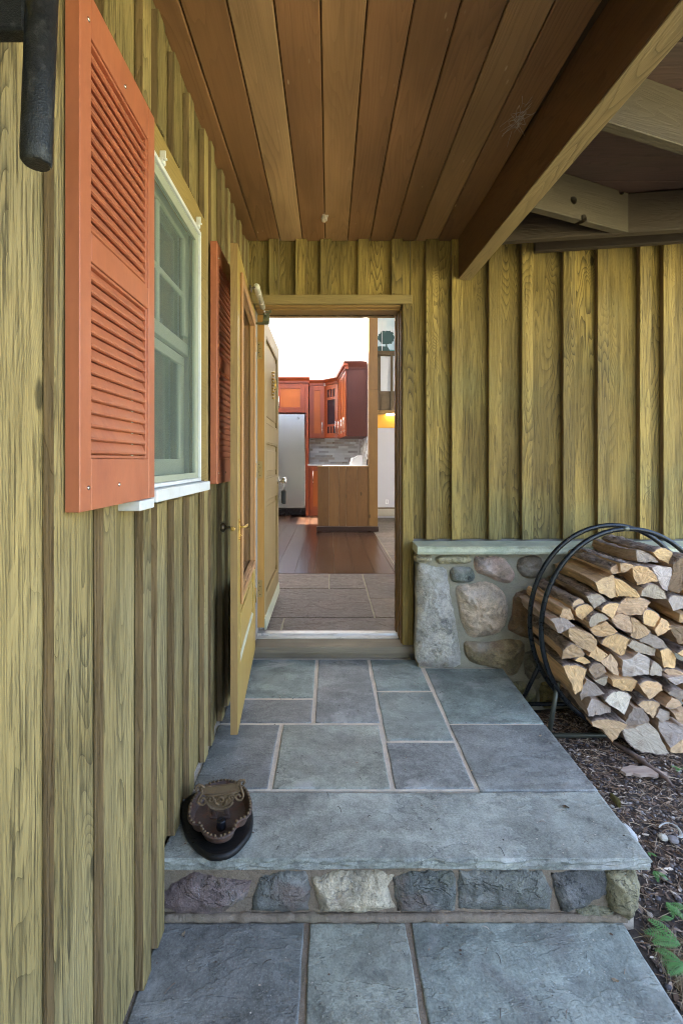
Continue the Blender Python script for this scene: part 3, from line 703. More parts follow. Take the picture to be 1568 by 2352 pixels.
mb = MB(); mb.box(z0, z0 + .001, 0, .001, 0, .001)
mb.bm.free()
mb = MB(); mb.prism([(-.0005, .128), (-.012, .128), (-.006, .20), (-.0005, .205)], 'X', .01, IL - .01); child(mb.build('door_sweep', M['sash_paint']), idr)
mb = MB(); mb.tube([(.02, .022, .150), (.02, .022, .132)], [.02, .012], 10); child(mb.build('bottom_roller', M['chrome']), idr)
lb = empty('lockbox', tuple(idr.matrix_basis @ Vector((IL - .055, -.05, 1.03))), 'black key lockbox hanging from the inner door knob', 'lockbox', rz=ia)
mb = MB(); mb.box(-.032, .032, -.020, .020, -.165, -.05, b=.010); child(mb.build('case', M['lockbox']), lb)
mb = MB(); mb.tube([(-.015, 0, -.055), (-.015, 0, .0), (-.008, 0, .022), (.008, 0, .022), (.015, 0, 0), (.015, 0, -.055)], .0042, 8); child(mb.build('shackle', M['chrome']), lb)
for o_ in lb.children: o_.matrix_parent_inverse = Matrix()

# ================================================================ PORCH BEAM, JOISTS, RIM
def oriented(name, p0, p1, wd, z0, z1, mats, label, cat, under=None, group=None, side=1):
    """box whose camera-side bottom edge runs p0 -> p1; thickness goes to the far side"""
    p0, p1 = Vector(p0), Vector(p1); L = (p1 - p0).length; a = math.atan2(p1.y - p0.y, p1.x - p0.x)
    mb = MB(); mb.box(0, L, 0, side * wd, z0, z1, b=.003)
    o = mb.build(name, mats); o.location = (p0.x, p0.y, 0); o.rotation_euler = (0, 0, a)
    return tag(o, label, cat, group)
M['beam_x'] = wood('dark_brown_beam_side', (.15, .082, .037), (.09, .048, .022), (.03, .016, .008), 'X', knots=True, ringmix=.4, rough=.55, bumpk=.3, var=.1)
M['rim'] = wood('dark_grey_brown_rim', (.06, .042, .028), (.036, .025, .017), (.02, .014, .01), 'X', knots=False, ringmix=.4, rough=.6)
bp0 = Vector((.797, 2.842)); bp1 = Vector((.797 + .034 * 4.6, 2.842 - 4.6))
bm_ = oriented('porch_beam', (*bp1, 0), (*bp0, 0), .082, 2.352, 2.64, M['beam_x'], 'heavy dark brown timber beam running from the camera side to the end wall', 'beam', side=-1)
L_ = (bp1 - bp0).length
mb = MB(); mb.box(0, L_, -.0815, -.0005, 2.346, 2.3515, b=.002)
M['under_x'] = wood('pale_beam_underside_x', (.32, .235, .115), (.18, .13, .06), (.09, .065, .03), 'X', knots=False, ringmix=.5, rough=.6, var=.1)
u_ = mb.build('underside', M['under_x'], bm_)  # strip under the beam, paler than its sides
JG = 'joists under the dark porch roof'
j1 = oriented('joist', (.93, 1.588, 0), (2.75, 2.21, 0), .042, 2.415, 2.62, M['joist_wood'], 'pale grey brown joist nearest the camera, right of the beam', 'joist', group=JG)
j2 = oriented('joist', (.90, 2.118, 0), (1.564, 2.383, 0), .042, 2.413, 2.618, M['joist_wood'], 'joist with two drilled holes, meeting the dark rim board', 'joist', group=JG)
# drilled holes, cut for real
def cut(o, mats_):
    ob = [];
    for (c, r_) in mats_:
        mb = MB(); mb.tube([c + Vector((0, -.08, 0)), c + Vector((0, .08, 0))], r_, 20); k = mb.build('cutter', M['dark_base']); k.matrix_world = o.matrix_basis
        md = o.modifiers.new('b', 'BOOLEAN'); md.object = k; md.operation = 'DIFFERENCE'; md.solver = 'EXACT'; ob.append(k)
    bpy.context.view_layer.update()
    dg = bpy.context.evaluated_depsgraph_get(); me = bpy.data.meshes.new_from_object(o.evaluated_get(dg))
    o.modifiers.clear(); o.data = me
    for k in ob: bpy.data.objects.remove(k, do_unlink=True)
cut(j2, [(Vector((.315, .0, 2.50)), .021), (Vector((.385, .0, 2.425)), .020), (Vector((.65, .0, 2.618)), .022)])
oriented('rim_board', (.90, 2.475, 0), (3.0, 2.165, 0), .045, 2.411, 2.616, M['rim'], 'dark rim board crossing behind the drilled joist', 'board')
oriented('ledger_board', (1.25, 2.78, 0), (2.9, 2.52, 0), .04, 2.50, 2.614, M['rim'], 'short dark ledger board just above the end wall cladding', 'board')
mb = MB(); mb.box(.95, 3.3, WY - .05, WY - .03, CZ - .012, CZ + .02, b=.002)
tag(mb.build('wall_moulding', plain('green_tinted_moulding', (.42, .45, .22), .6)), 'pale green moulding strip along the top of the end wall', 'moulding')

# wasp nest and cobwebs
def blob(name, c, r, mat, label, cat, n=3, sq=(1, 1, 1), amp=.25):
    bm = bmesh.new(); bmesh.ops.create_icosphere(bm, subdivisions=n, radius=1)
    for v in bm.verts:
        k = 1 + amp * frac(v.co * 1.6 + Vector(c) * 9) + amp * .5 * frac(v.co * 4)
        v.co = Vector((v.co.x * r * k * sq[0], v.co.y * r * k * sq[1], v.co.z * r * k * sq[2]))
    for f in bm.faces: f.smooth = True
    me = bpy.data.meshes.new(name); bm.to_mesh(me); bm.free(); me.materials.append(mat)
    o = bpy.data.objects.new(name, me); COL.objects.link(o); o.location = c
    if label: tag(o, label, cat)
    return o
M['nest'] = plain('papery_nest', (.62, .50, .38), .9, var=.25, scale=60, bumpk=.8, dist=.004)
blob('wasp_nest', (XU(745, 2.57), 2.57, CZ - .008), .022, M['nest'], 'small pale lumpy nest stuck to the ceiling boards above the doorway', 'nest', amp=.5)
M['web'] = plain('grey_web', (.55, .52, .48), .9)
mb = MB(); wc = Vector((.80, 2.02, 2.595)); wr = random.Random(3)
wc = P(1190, 275, (CZ - .02 - EYE) * F / (CV - 275))
for i in range(70):
    p = wc + Vector((wr.gauss(0, .010), wr.gauss(0, .03), wr.uniform(-.012, .012))); q = p + Vector((wr.gauss(0, .025), wr.gauss(0, .04), wr.uniform(-.02, .015)))
    q.z = min(q.z, CZ - .001); p.z = min(p.z, CZ - .001)
    mb.tube([p, (p + q) / 2 + Vector((wr.gauss(0, .003),) * 3), q], .00055, 4)
tag(mb.build('cobweb', M['web']), 'wispy grey cobweb between ceiling and dark beam', 'cobweb')

# ================================================================ BLUESTONE LANDINGS
SL_ = [lin(112, 123, 126), lin(106, 113, 119), lin(118, 128, 132), lin(102, 116, 120), lin(98, 103, 108), lin(114, 122, 122), lin(118, 127, 130)]
SL_ = [tuple(c * 1.18 for c in q) for q in SL_]
SL_ = [tuple(c * k for c, k in zip(q, (1.40, 1.27, 1.04))) for q in SL_]
land = empty('upper_landing', (0, 2, 0), kind='structure')
mb = MB(); mb.box(WX - .01, .965, 1.452, 2.86, -.30, -.0365)
mb.box(WX - .01, .985, 1.70, 2.74, -.036, -.004); mb.box(WX - .01, .505, 2.74, 2.86, -.036, -.004)
child(mb.build('mortar_bed', M['mortar']), land)
def slab(poly, zt, th, color, parent, seed, wob=.0022, rough_front=False):
    r_ = random.Random(seed)
    pl = subdiv(poly, .03)
    q = []
    for i, p in enumerate(pl):
        q.append((p[0] + wob * frac((p[0] * 14, p[1] * 14, seed)) * 1.6, p[1] + wob * frac((p[0] * 14, p[1] * 14, seed + 40)) * 1.6))
    cx = sum(p[0] for p in q) / len(q); cy = sum(p[1] for p in q) / len(q)
    bm = bmesh.new(); n = len(q)
    def ring(ins, z, jit=0.):
        out = []
        for p in q:
            d = Vector((cx - p[0], cy - p[1])); d.normalize()
            out.append(bm.verts.new((p[0] + d.x * ins + jit * r_.uniform(-1, 1), p[1] + d.y * ins + jit * r_.uniform(-1, 1), z + jit * .4 * r_.uniform(-1, 1))))
        return out
    if rough_front: rings = [ring(.006, zt - th), ring(.004, zt - th * .8, .005), ring(.001, zt - th * .6, .005), ring(.004, zt - th * .4, .005), ring(-.002, zt - th * .18, .0045), ring(.002, zt - .0012, .0008), ring(.008, zt)]
    else: rings = [ring(.002, zt - th), ring(0, zt - .004), ring(.0025, zt - .0008, .0006), ring(.008, zt)]
    for A, B in zip(rings, rings[1:]):
        for k in range(n):
            f = bm.faces.new((A[k], A[(k + 1) % n], B[(k + 1) % n], B[k])); f.smooth = rough_front is False and True
    bm.faces.new(rings[-1]); bm.faces.new(rings[0][::-1])
    bmesh.ops.recalc_face_normals(bm, faces=bm.faces[:])
    me = bpy.data.meshes.new('paving_slab'); bm.to_mesh(me); bm.free(); me.materials.append(M['slab'])
    o = bpy.data.objects.new('paving_slab', me); COL.objects.link(o); o.color = (*color, 1)
    child(o, parent); return o
def rect(x0, x1, y0, y1, g_=.0095): return [(x0 + g_, y0 + g_), (x1 - g_, y0 + g_), (x1 - g_, y1 - g_), (x0 + g_, y1 - g_)]
XL = WX + .004
slab([(XL, 1.407), (.990, 1.407), (.993, 1.690), (XL, 1.686)], 0, .036, SL_[6], land, 1, rough_front=True)
slab(rect(XL, -.222, 1.70, 2.131), 0, .03, SL_[4], land, 2)
slab(rect(-.222, .237, 1.70, 2.131), 0, .03, SL_[5], land, 3)
slab(rect(.237, .553, 1.70, 1.997), 0, .03, SL_[1], land, 4)
slab([(.558, 1.698), (.997, 1.698), (1.0, 2.12), (.558, 2.12)], .001, .034, SL_[1], land, 5)
slab(rect(XL, -.075, 2.131, 2.354), 0, .03, SL_[4], land, 6)
slab(rect(XL, -.075, 2.354, 2.825), 0, .03, SL_[3], land, 7)
slab(rect(-.075, .243, 2.131, 2.825), 0, .03, SL_[1], land, 8)
slab(rect(.241, .553, 1.997, 2.431), 0, .03, SL_[0], land, 9)
slab(rect(.243, .55, 2.431, 2.825), 0, .03, SL_[3], land, 10)
slab([(.56, 2.134), (1.0, 2.134), (1.01, 2.40), (1.02, 2.695), (.565, 2.70)], 0, .034, SL_[3], land, 11)
low = empty('lower_landing', (0, .9, -.22), kind='structure')
mb = MB(); mb.box(WX - .01, .905, -.95, 1.452, -.45, -.2225); child(mb.build('mortar_bed', M['brown_mortar']), low)
LZ = -.218
slab(rect(WX - .004, -.070, .66, 1.438, .009), LZ, .03, SL_[4], low, 21)
slab(rect(-.070, .245, .70, 1.438, .009), LZ, .03, SL_[5], low, 22)
slab(rect(.245, .924, .62, 1.440, .009), LZ, .03, SL_[0], low, 23)
slab(rect(WX - .004, .20, -.1, .64, .009), LZ, .03, SL_[1], low, 24)
slab(rect(.20, .924, -.1, .60, .009), LZ, .03, SL_[3], low, 25)
slab(rect(WX - .004, .924, -.9, -.1, .009), LZ, .03, SL_[6], low, 26)

# ---- stones set in a wall face (rough domes) : polygon in picture points on a plane Y
from mathutils.geometry import delaunay_2d_cdt
def rock(name, pts, Y, prot, color, parent, seed, back=.05, mat=None, grow=1.03, it=1, rag=.003):
    poly = chaikin([(XU(u, Y), ZV(v, Y)) for u, v in pts], it)
    mx_, mz_ = sum(p[0] for p in poly) / len(poly), sum(p[1] for p in poly) / len(poly)
    poly = [(mx_ + (p[0] - mx_) * grow, mz_ + (p[1] - mz_) * grow) for p in poly]
    poly = subdiv(poly, .007)
    poly = [(x + rag * frac((x * 40, z * 40, seed + 9)) + rag * .5 * frac((x * 110, z * 110, seed)), z + rag * frac((x * 40, z * 40, seed + 19)) + rag * .5 * frac((x * 110, z * 110, seed + 3))) for x, z in poly]
    n = len(poly); r_ = random.Random(seed)
    x0, x1 = min(p[0] for p in poly), max(p[0] for p in poly); z0, z1 = min(p[1] for p in poly), max(p[1] for p in poly)
    st = max(.0065, (x1 - x0) * (z1 - z0) ** .5 / 26)
    def inside(x, z):
        c = False
        for i in range(n):
            (ax, az), (bx_, bz_) = poly[i], poly[i - 1]
            if (az > z) != (bz_ > z) and x < (bx_ - ax) * (z - az) / (bz_ - az) + ax: c = not c
        return c
    def dist(x, z): return min(math.hypot(x - a, z - b) for a, b in poly)
    ins = []
    z = z0
    while z < z1:
        x = x0
        while x < x1:
            px, pz_ = x + r_.uniform(-.3, .3) * st, z + r_.uniform(-.3, .3) * st
            if inside(px, pz_) and dist(px, pz_) > st * .5: ins.append((px, pz_))
            x += st
        z += st
    vv, ee, ff, *_ = delaunay_2d_cdt([Vector(p) for p in poly] + [Vector(p) for p in ins], [(i, (i + 1) % n) for i in range(n)], [], 1, 1e-6)
    w_ = .42 * min(x1 - x0, z1 - z0)
    fx_, fz_ = r_.uniform(-.6, .6), r_.uniform(-.6, .6)
    bm = bmesh.new(); bv = []
    for v in vv:
        d = dist(v.x, v.y); t_ = min(1, d / w_)
        hh = 1 - (1 - t_) ** 3.2
        k = .34 * frac((v.x * 8 + seed, v.y * 8, seed)) + .30 * (1 - abs(frac((v.x * 13, v.y * 13, seed + 5))) * 2.2) ** 2 - .25 * abs(frac((v.x * 24, v.y * 24, seed + 15))) + .10 * frac((v.x * 60, v.y * 60, seed))
        hh *= 1 + k + fx_ * (v.x - mx_) / (x1 - x0) + fz_ * (v.y - mz_) / (z1 - z0)
        bv.append(bm.verts.new((v.x, Y - prot * hh, v.y)))
    for f in ff: bm.faces.new([bv[i] for i in f]).smooth = True
    be = [e for e in bm.edges if e.is_boundary]
    r = bmesh.ops.extrude_edge_only(bm, edges=be)
    for v in r['geom']:
        if isinstance(v, bmesh.types.BMVert): v.co.y += back
    bmesh.ops.recalc_face_normals(bm, faces=bm.faces[:])
    me = bpy.data.meshes.new(name); bm.to_mesh(me); bm.free(); me.materials.append(mat or M['rock'])
    lum_ = sum(color) / 3; color = tuple(min(.85, (c * .75 + lum_ * .25) * k * 1.55) for c, k in zip(color, (1.06, 1., .9)))
    o = bpy.data.objects.new(name, me); COL.objects.link(o); o.color = (*color, 1)
    child(o, parent); return o
DD = lambda pts: [((400 + x / .765) / 1.5944, (3000 + y / .765) / 1.5944) for x, y in pts]
riser = empty('stone_riser', (.2, 1.45, -.1), 'low riser of six mortared stones under the big bluestone step', 'step riser')
mb = MB()
mb.box(WX - .005, .95, 1.446, 1.47, -.216, -.037)
mb.tube([(-.52 + i * .012, 1.440 + .004 * frac((i * .3, 0, 1)), -.214 + .004 * frac((i * .2, 5, 1))) for i in range(122)], [.013 + .006 * frac((i * .45, 2, 2)) for i in range(122)], 9)
mb.tube([(-.52 + i * .012, 1.449 + .004 * frac((i * .3, 7, 1)), -.042 + .003 * frac((i * .2, 5, 8))) for i in range(122)], [.009 + .005 * frac((i * .45, 2, 6)) for i in range(122)], 9)
child(mb.build('mortar', M['brown_mortar']), riser)
RS = [([(160, 205), (200, 175), (240, 153), (300, 168), (385, 175), (370, 215), (300, 262), (200, 255), (158, 240)], lin(108, 92, 92), .022),
      ([(405, 250), (418, 195), (430, 165), (500, 150), (545, 152), (557, 195), (550, 250), (480, 252)], lin(92, 98, 98), .018),
      ([(580, 165), (650, 148), (740, 147), (785, 160), (770, 190), (790, 240), (700, 252), (600, 248)], lin(168, 160, 138), .024),
      ([(802, 165), (850, 152), (950, 147), (963, 175), (960, 248), (880, 252), (815, 250)], lin(96, 104, 104), .018),
      ([(992, 150), (1100, 147), (1200, 148), (1225, 200), (1220, 245), (1100, 247), (990, 245)], lin(96, 102, 100), .018),
      ([(1245, 155), (1300, 147), (1385, 149), (1385, 205), (1330, 235), (1270, 250), (1250, 200)], lin(80, 84, 86), .024),
      ([(1392, 149), (1440, 146), (1470, 147), (1478, 190), (1475, 240), (1440, 265), (1400, 240), (1390, 190)], lin(122, 118, 88), .035),
      ([(1310, 255), (1350, 243), (1400, 246), (1412, 272), (1360, 275), (1316, 272)], lin(110, 112, 88), .012)]
for i, (p, c, pr) in enumerate(RS): rock('stone', DD(p), 1.446, pr, c, riser, 60 + i, grow=1.12, it=0, rag=.006)

# ---- stone base of the end wall with cap
SY = 2.71
base = empty('stone_wall', (1.5, 2.75, 0), 'low fieldstone wall with bluestone cap beneath the end wall cladding', 'stone wall')
mb = MB(); mb.box(.528, 3.3, SY, WY + .01, -.32, .676); child(mb.build('mortar', M['wall_mortar']), base)
mb = MB()
n = 60; bm = mb.bm
xs_ = [.512 + (3.3 - .512) * i / n for i in range(n + 1)]
prof = [(2.662, .679), (2.657, .695), (2.660, .712), (2.656, .7245), (2.664, .7265), (WY - .028, .7265), (WY - .028, .679)]
rw = []
for i, x in enumerate(xs_):
    rw.append([bm.verts.new((x + (.006 * frac((j * 3., 0, 5)) if i == 0 else 0), y + (.004 * frac((x * 30, j * 5., 1)) if j < 5 else 0), z + (.0015 * frac((x * 22, j, 7)) if j < 5 else 0))) for j, (y, z) in enumerate(prof)])
for A, B in zip(rw, rw[1:]):
    for j in range(len(prof)): bm.faces.new((A[j], A[(j + 1) % len(prof)], B[(j + 1) % len(prof)], B[j]))
bm.faces.new(rw[0]); bm.faces.new(rw[-1][::-1])
child(mb.build('cap', M['cap'], color=tuple(c * k for c, k in zip(lin(150, 160, 146), (1.5, 1.4, 1.25)))), base)
CC = lambda pts: [((1500 + x / 3.361) / 1.5944, (1950 + y / 3.361) / 1.5944) for x, y in pts]
WS = [([(62, 290), (110, 280), (260, 282), (268, 345), (160, 360), (66, 366)], lin(140, 132, 92), .03),
      ([(315, 282), (530, 280), (752, 282), (755, 365), (620, 384), (470, 380), (338, 386)], lin(128, 126, 98), .025),
      ([(105, 395), (200, 395), (280, 435), (435, 440), (470, 600), (490, 780), (540, 1000), (590, 1300), (615, 1480), (608, 1640), (300, 1645), (80, 1612), (78, 1300), (95, 900), (78, 660), (98, 520)], lin(146, 148, 142), .035),
      ([(490, 440), (640, 415), (760, 432), (800, 545), (770, 605), (630, 618), (500, 600)], lin(78, 88, 82), .025),
      ([(790, 320), (830, 290), (1130, 295), (1250, 430), (1292, 540), (1215, 632), (1060, 590), (950, 535), (800, 480)], lin(150, 128, 116), .03),
      ([(560, 700), (620, 640), (760, 640), (900, 605), (1030, 640), (1150, 740), (1200, 880), (1180, 1100), (1080, 1240), (820, 1285), (710, 1260), (620, 1050), (600, 900)], lin(168, 152, 130), .05),
      ([(670, 1330), (820, 1350), (1000, 1350), (1200, 1312), (1400, 1335), (1390, 1560), (1290, 1760), (1130, 1740), (1000, 1650), (750, 1600), (680, 1500)], lin(122, 110, 78), .035),
      ([(1270, 760), (1450, 700), (1560, 900), (1560, 1300), (1400, 1290), (1220, 1200), (1200, 1150), (1260, 1000)], lin(104, 80, 52), .03),
      ([(1390, 1500), (1500, 1440), (1620, 1500), (1620, 1800), (1420, 1800)], lin(90, 88, 76), .025),
      ([(1330, 320), (1450, 285), (1600, 290), (1640, 420), (1560, 560), (1400, 560), (1310, 440)], lin(96, 86, 68), .03),
      ([(1200, 1850), (1380, 1830), (1560, 1880), (1560, 2120), (1420, 2160), (1240, 2120)], lin(104, 104, 52), .04),
      ([(1590, 1860), (1700, 1830), (1830, 1900), (1830, 2150), (1600, 2160)], lin(112, 104, 50), .04),
      ([(1660, 1450), (1800, 1400), (1900, 1500), (1880, 1780), (1680, 1800)], lin(100, 88, 60), .04)]
for i, (p, c, pr) in enumerate(WS): rock('stone', CC(p), SY, pr, c, base, 80 + i)
rr = random.Random(21)
for r_ in range(4):           # stones hidden mostly behind the wood pile
    x = 1.42 + .05 * (r_ % 2)
    while x < 3.15:
        ww = rr.uniform(.16, .27); zc = .54 - r_ * .2; hh = rr.uniform(.07, .085)
        pts = [(x + ww / 2 + ww * .46 * math.cos(a_) * (1 + rr.uniform(-.1, .08)), zc + hh * 1.1 * math.sin(a_) * (1 + rr.uniform(-.12, .1))) for a_ in [k * math.pi / 4.5 for k in range(9)]]
        pts = [(CU + px * F / SY, CV - (pz - EYE) * F / SY) for px, pz in pts]
        rock('stone', pts, SY, .03, rr.choice([lin(120, 104, 78), lin(98, 92, 74), lin(136, 120, 98), lin(90, 86, 80)]), base, 120 + int(x * 100) + r_)
        x += ww + .015

# ================================================================ LOG RACK
HX, HZ, HR, HRX = 1.540, .351, .522, .448
rack = empty('log_rack', (HX, 2.43, -.2), 'round black tubular steel log hoop holding the firewood', 'log rack')
for yy, nm in ((2.36, 0), (2.495, 1)):
    mb = MB(); mb.tube([(HX + HRX * math.cos(a_), yy, HZ + HR * math.sin(a_)) for a_ in [i * math.pi / 36 for i in range(72)]], .0125, 12, closed=True)
    child(mb.build('hoop', M['rack_steel']), rack)
for sx in (-1, 1):
    mb = MB(); mb.tube([(HX + sx * .360, 2.362, .082), (HX + sx * .40, 2.377, -.205)], .0115, 10); child(mb.build('leg', M['rack_leg']), rack)
    mb = MB(); mb.tube([(HX + sx * .394, 2.497, .11), (HX + sx * .445, 2.62, -.168)], .0115, 10); child(mb.build('leg', M['rack_steel']), rack)
    mb = MB(); mb.tube([(HX + sx * .40, 2.377, -.205), (HX + sx * .445, 2.62, -.168)], .010, 8); child(mb.build('foot_bar', M['rack_steel']), rack)
mb = MB(); mb.tube([(HX - .42, 2.38, -.205), (HX + .42, 2.38, -.205)], .0115, 10); child(mb.build('crossbar', M['rack_leg']), rack)
mb = MB(); mb.tube([(HX - .445, 2.62, -.170), (HX + .445, 2.62, -.170)], .0115, 10); child(mb.build('crossbar', M['rack_steel']), rack)
mb = MB(); mb.tube([(HX - .03, 2.36, HZ + HR), (HX - .0, 2.36, HZ + HR)], .0135, 12); child(mb.build('collar', M['rack_leg']), rack)

# ---- split firewood
g = NG('cut_log_end'); co = g.x.outputs['Object']; rn = g.objrand()
rot = g.n('ShaderNodeVectorRotate'); rot.rotation_type = 'Y_AXIS'; g.put(rot.inputs['Vector'], co); g.put(rot.inputs['Angle'], g.math('MULTIPLY', rn, 6.28))
rv = rot.outputs[0]
saw = g.noise(g.vmath('MULTIPLY', rv, (160, 1, 9)), 1., 3, .6)
fine = g.noise(co, 60, 4, .7); big = g.noise(g.vmath('ADD', co, (0, 0, 0)), 14, 3)
off = g.n('ShaderNodeCombineXYZ'); g.put(off.inputs[0], g.math('MULTIPLY', rn, .09)); g.put(off.inputs[2], .06)
rad = g.n('ShaderNodeVectorMath', operation='LENGTH'); g.put(rad.inputs[0], g.vmath('MULTIPLY', g.vmath('ADD', rv, off.outputs[0]), (1, 0, 1)))
rg = g.math('FRACT', g.math('MULTIPLY', g.math('ADD', rad.outputs['Value'], g.math('MULTIPLY', big, .01)), 190))
col = g.hsv(g.objcol(), val=g.math('ADD', .25, g.math('ADD', g.math('MULTIPLY', saw, .85), g.math('MULTIPLY', fine, .6))))
col = g.mix(g.math('MULTIPLY', g.ramp(rg, .7, 1.), .25), col, (.16, .085, .035))
col = g.mix(g.ramp(big, .52, .7, 0, .5), col, (.22, .15, .09))
crk = g.vor(g.vmath('MULTIPLY', rv, (30, 1, 5)), 1., 'Distance', 'DISTANCE_TO_EDGE')
col = g.mix(g.ramp(crk, .0, .02, .3, 0.), col, (.07, .04, .025))
M['log_end'] = g.out(col, .8, g.bump(g.math('ADD', saw, fine), .7, .004))
g = NG('split_log_face'); co = g.x.outputs['Object']
gr = g.noise(g.vmath('MULTIPLY', co, (70, 2.5, 70)), 1., 4, .65); bb = g.noise(co, 9, 4, .6)
col = g.hsv(g.mix(.4, g.objcol(), (.50, .32, .18)), val=g.math('ADD', .40, g.math('MULTIPLY', gr, 1.35)))
col = g.mix(g.ramp(bb, .52, .72, 0, .6), col, (.19, .13, .09))
M['log_split'] = g.out(col, .85, g.bump(gr, .9, .008))
g = NG('log_bark'); co = g.x.outputs['Object']
gr = g.noise(g.vmath('MULTIPLY', co, (40, 9, 40)), 1., 5, .7, .5); bb = g.noise(co, 18, 5, .7)
col = g.mix(g.ramp(gr, .32, .66), (.07, .05, .038), (.36, .28, .22))
col = g.mix(g.ramp(bb, .55, .72, 0, .7), col, (.55, .50, .43))
M['log_bark'] = g.out(col, .9, g.bump(g.math('ADD', gr, bb), 1., .014))
CT = {'t': (.56, .39, .22), 'g': (.66, .44, .21), 'b': (.28, .20, .125), 'y': (.37, .31, .24), 'w': (.54, .48, .40), 'p': (.42, .36, .28)}
CN = {'t': 'tan', 'g': 'golden', 'b': 'brown', 'y': 'grey', 'w': 'whitish grey', 'p': 'pale grey tan'}
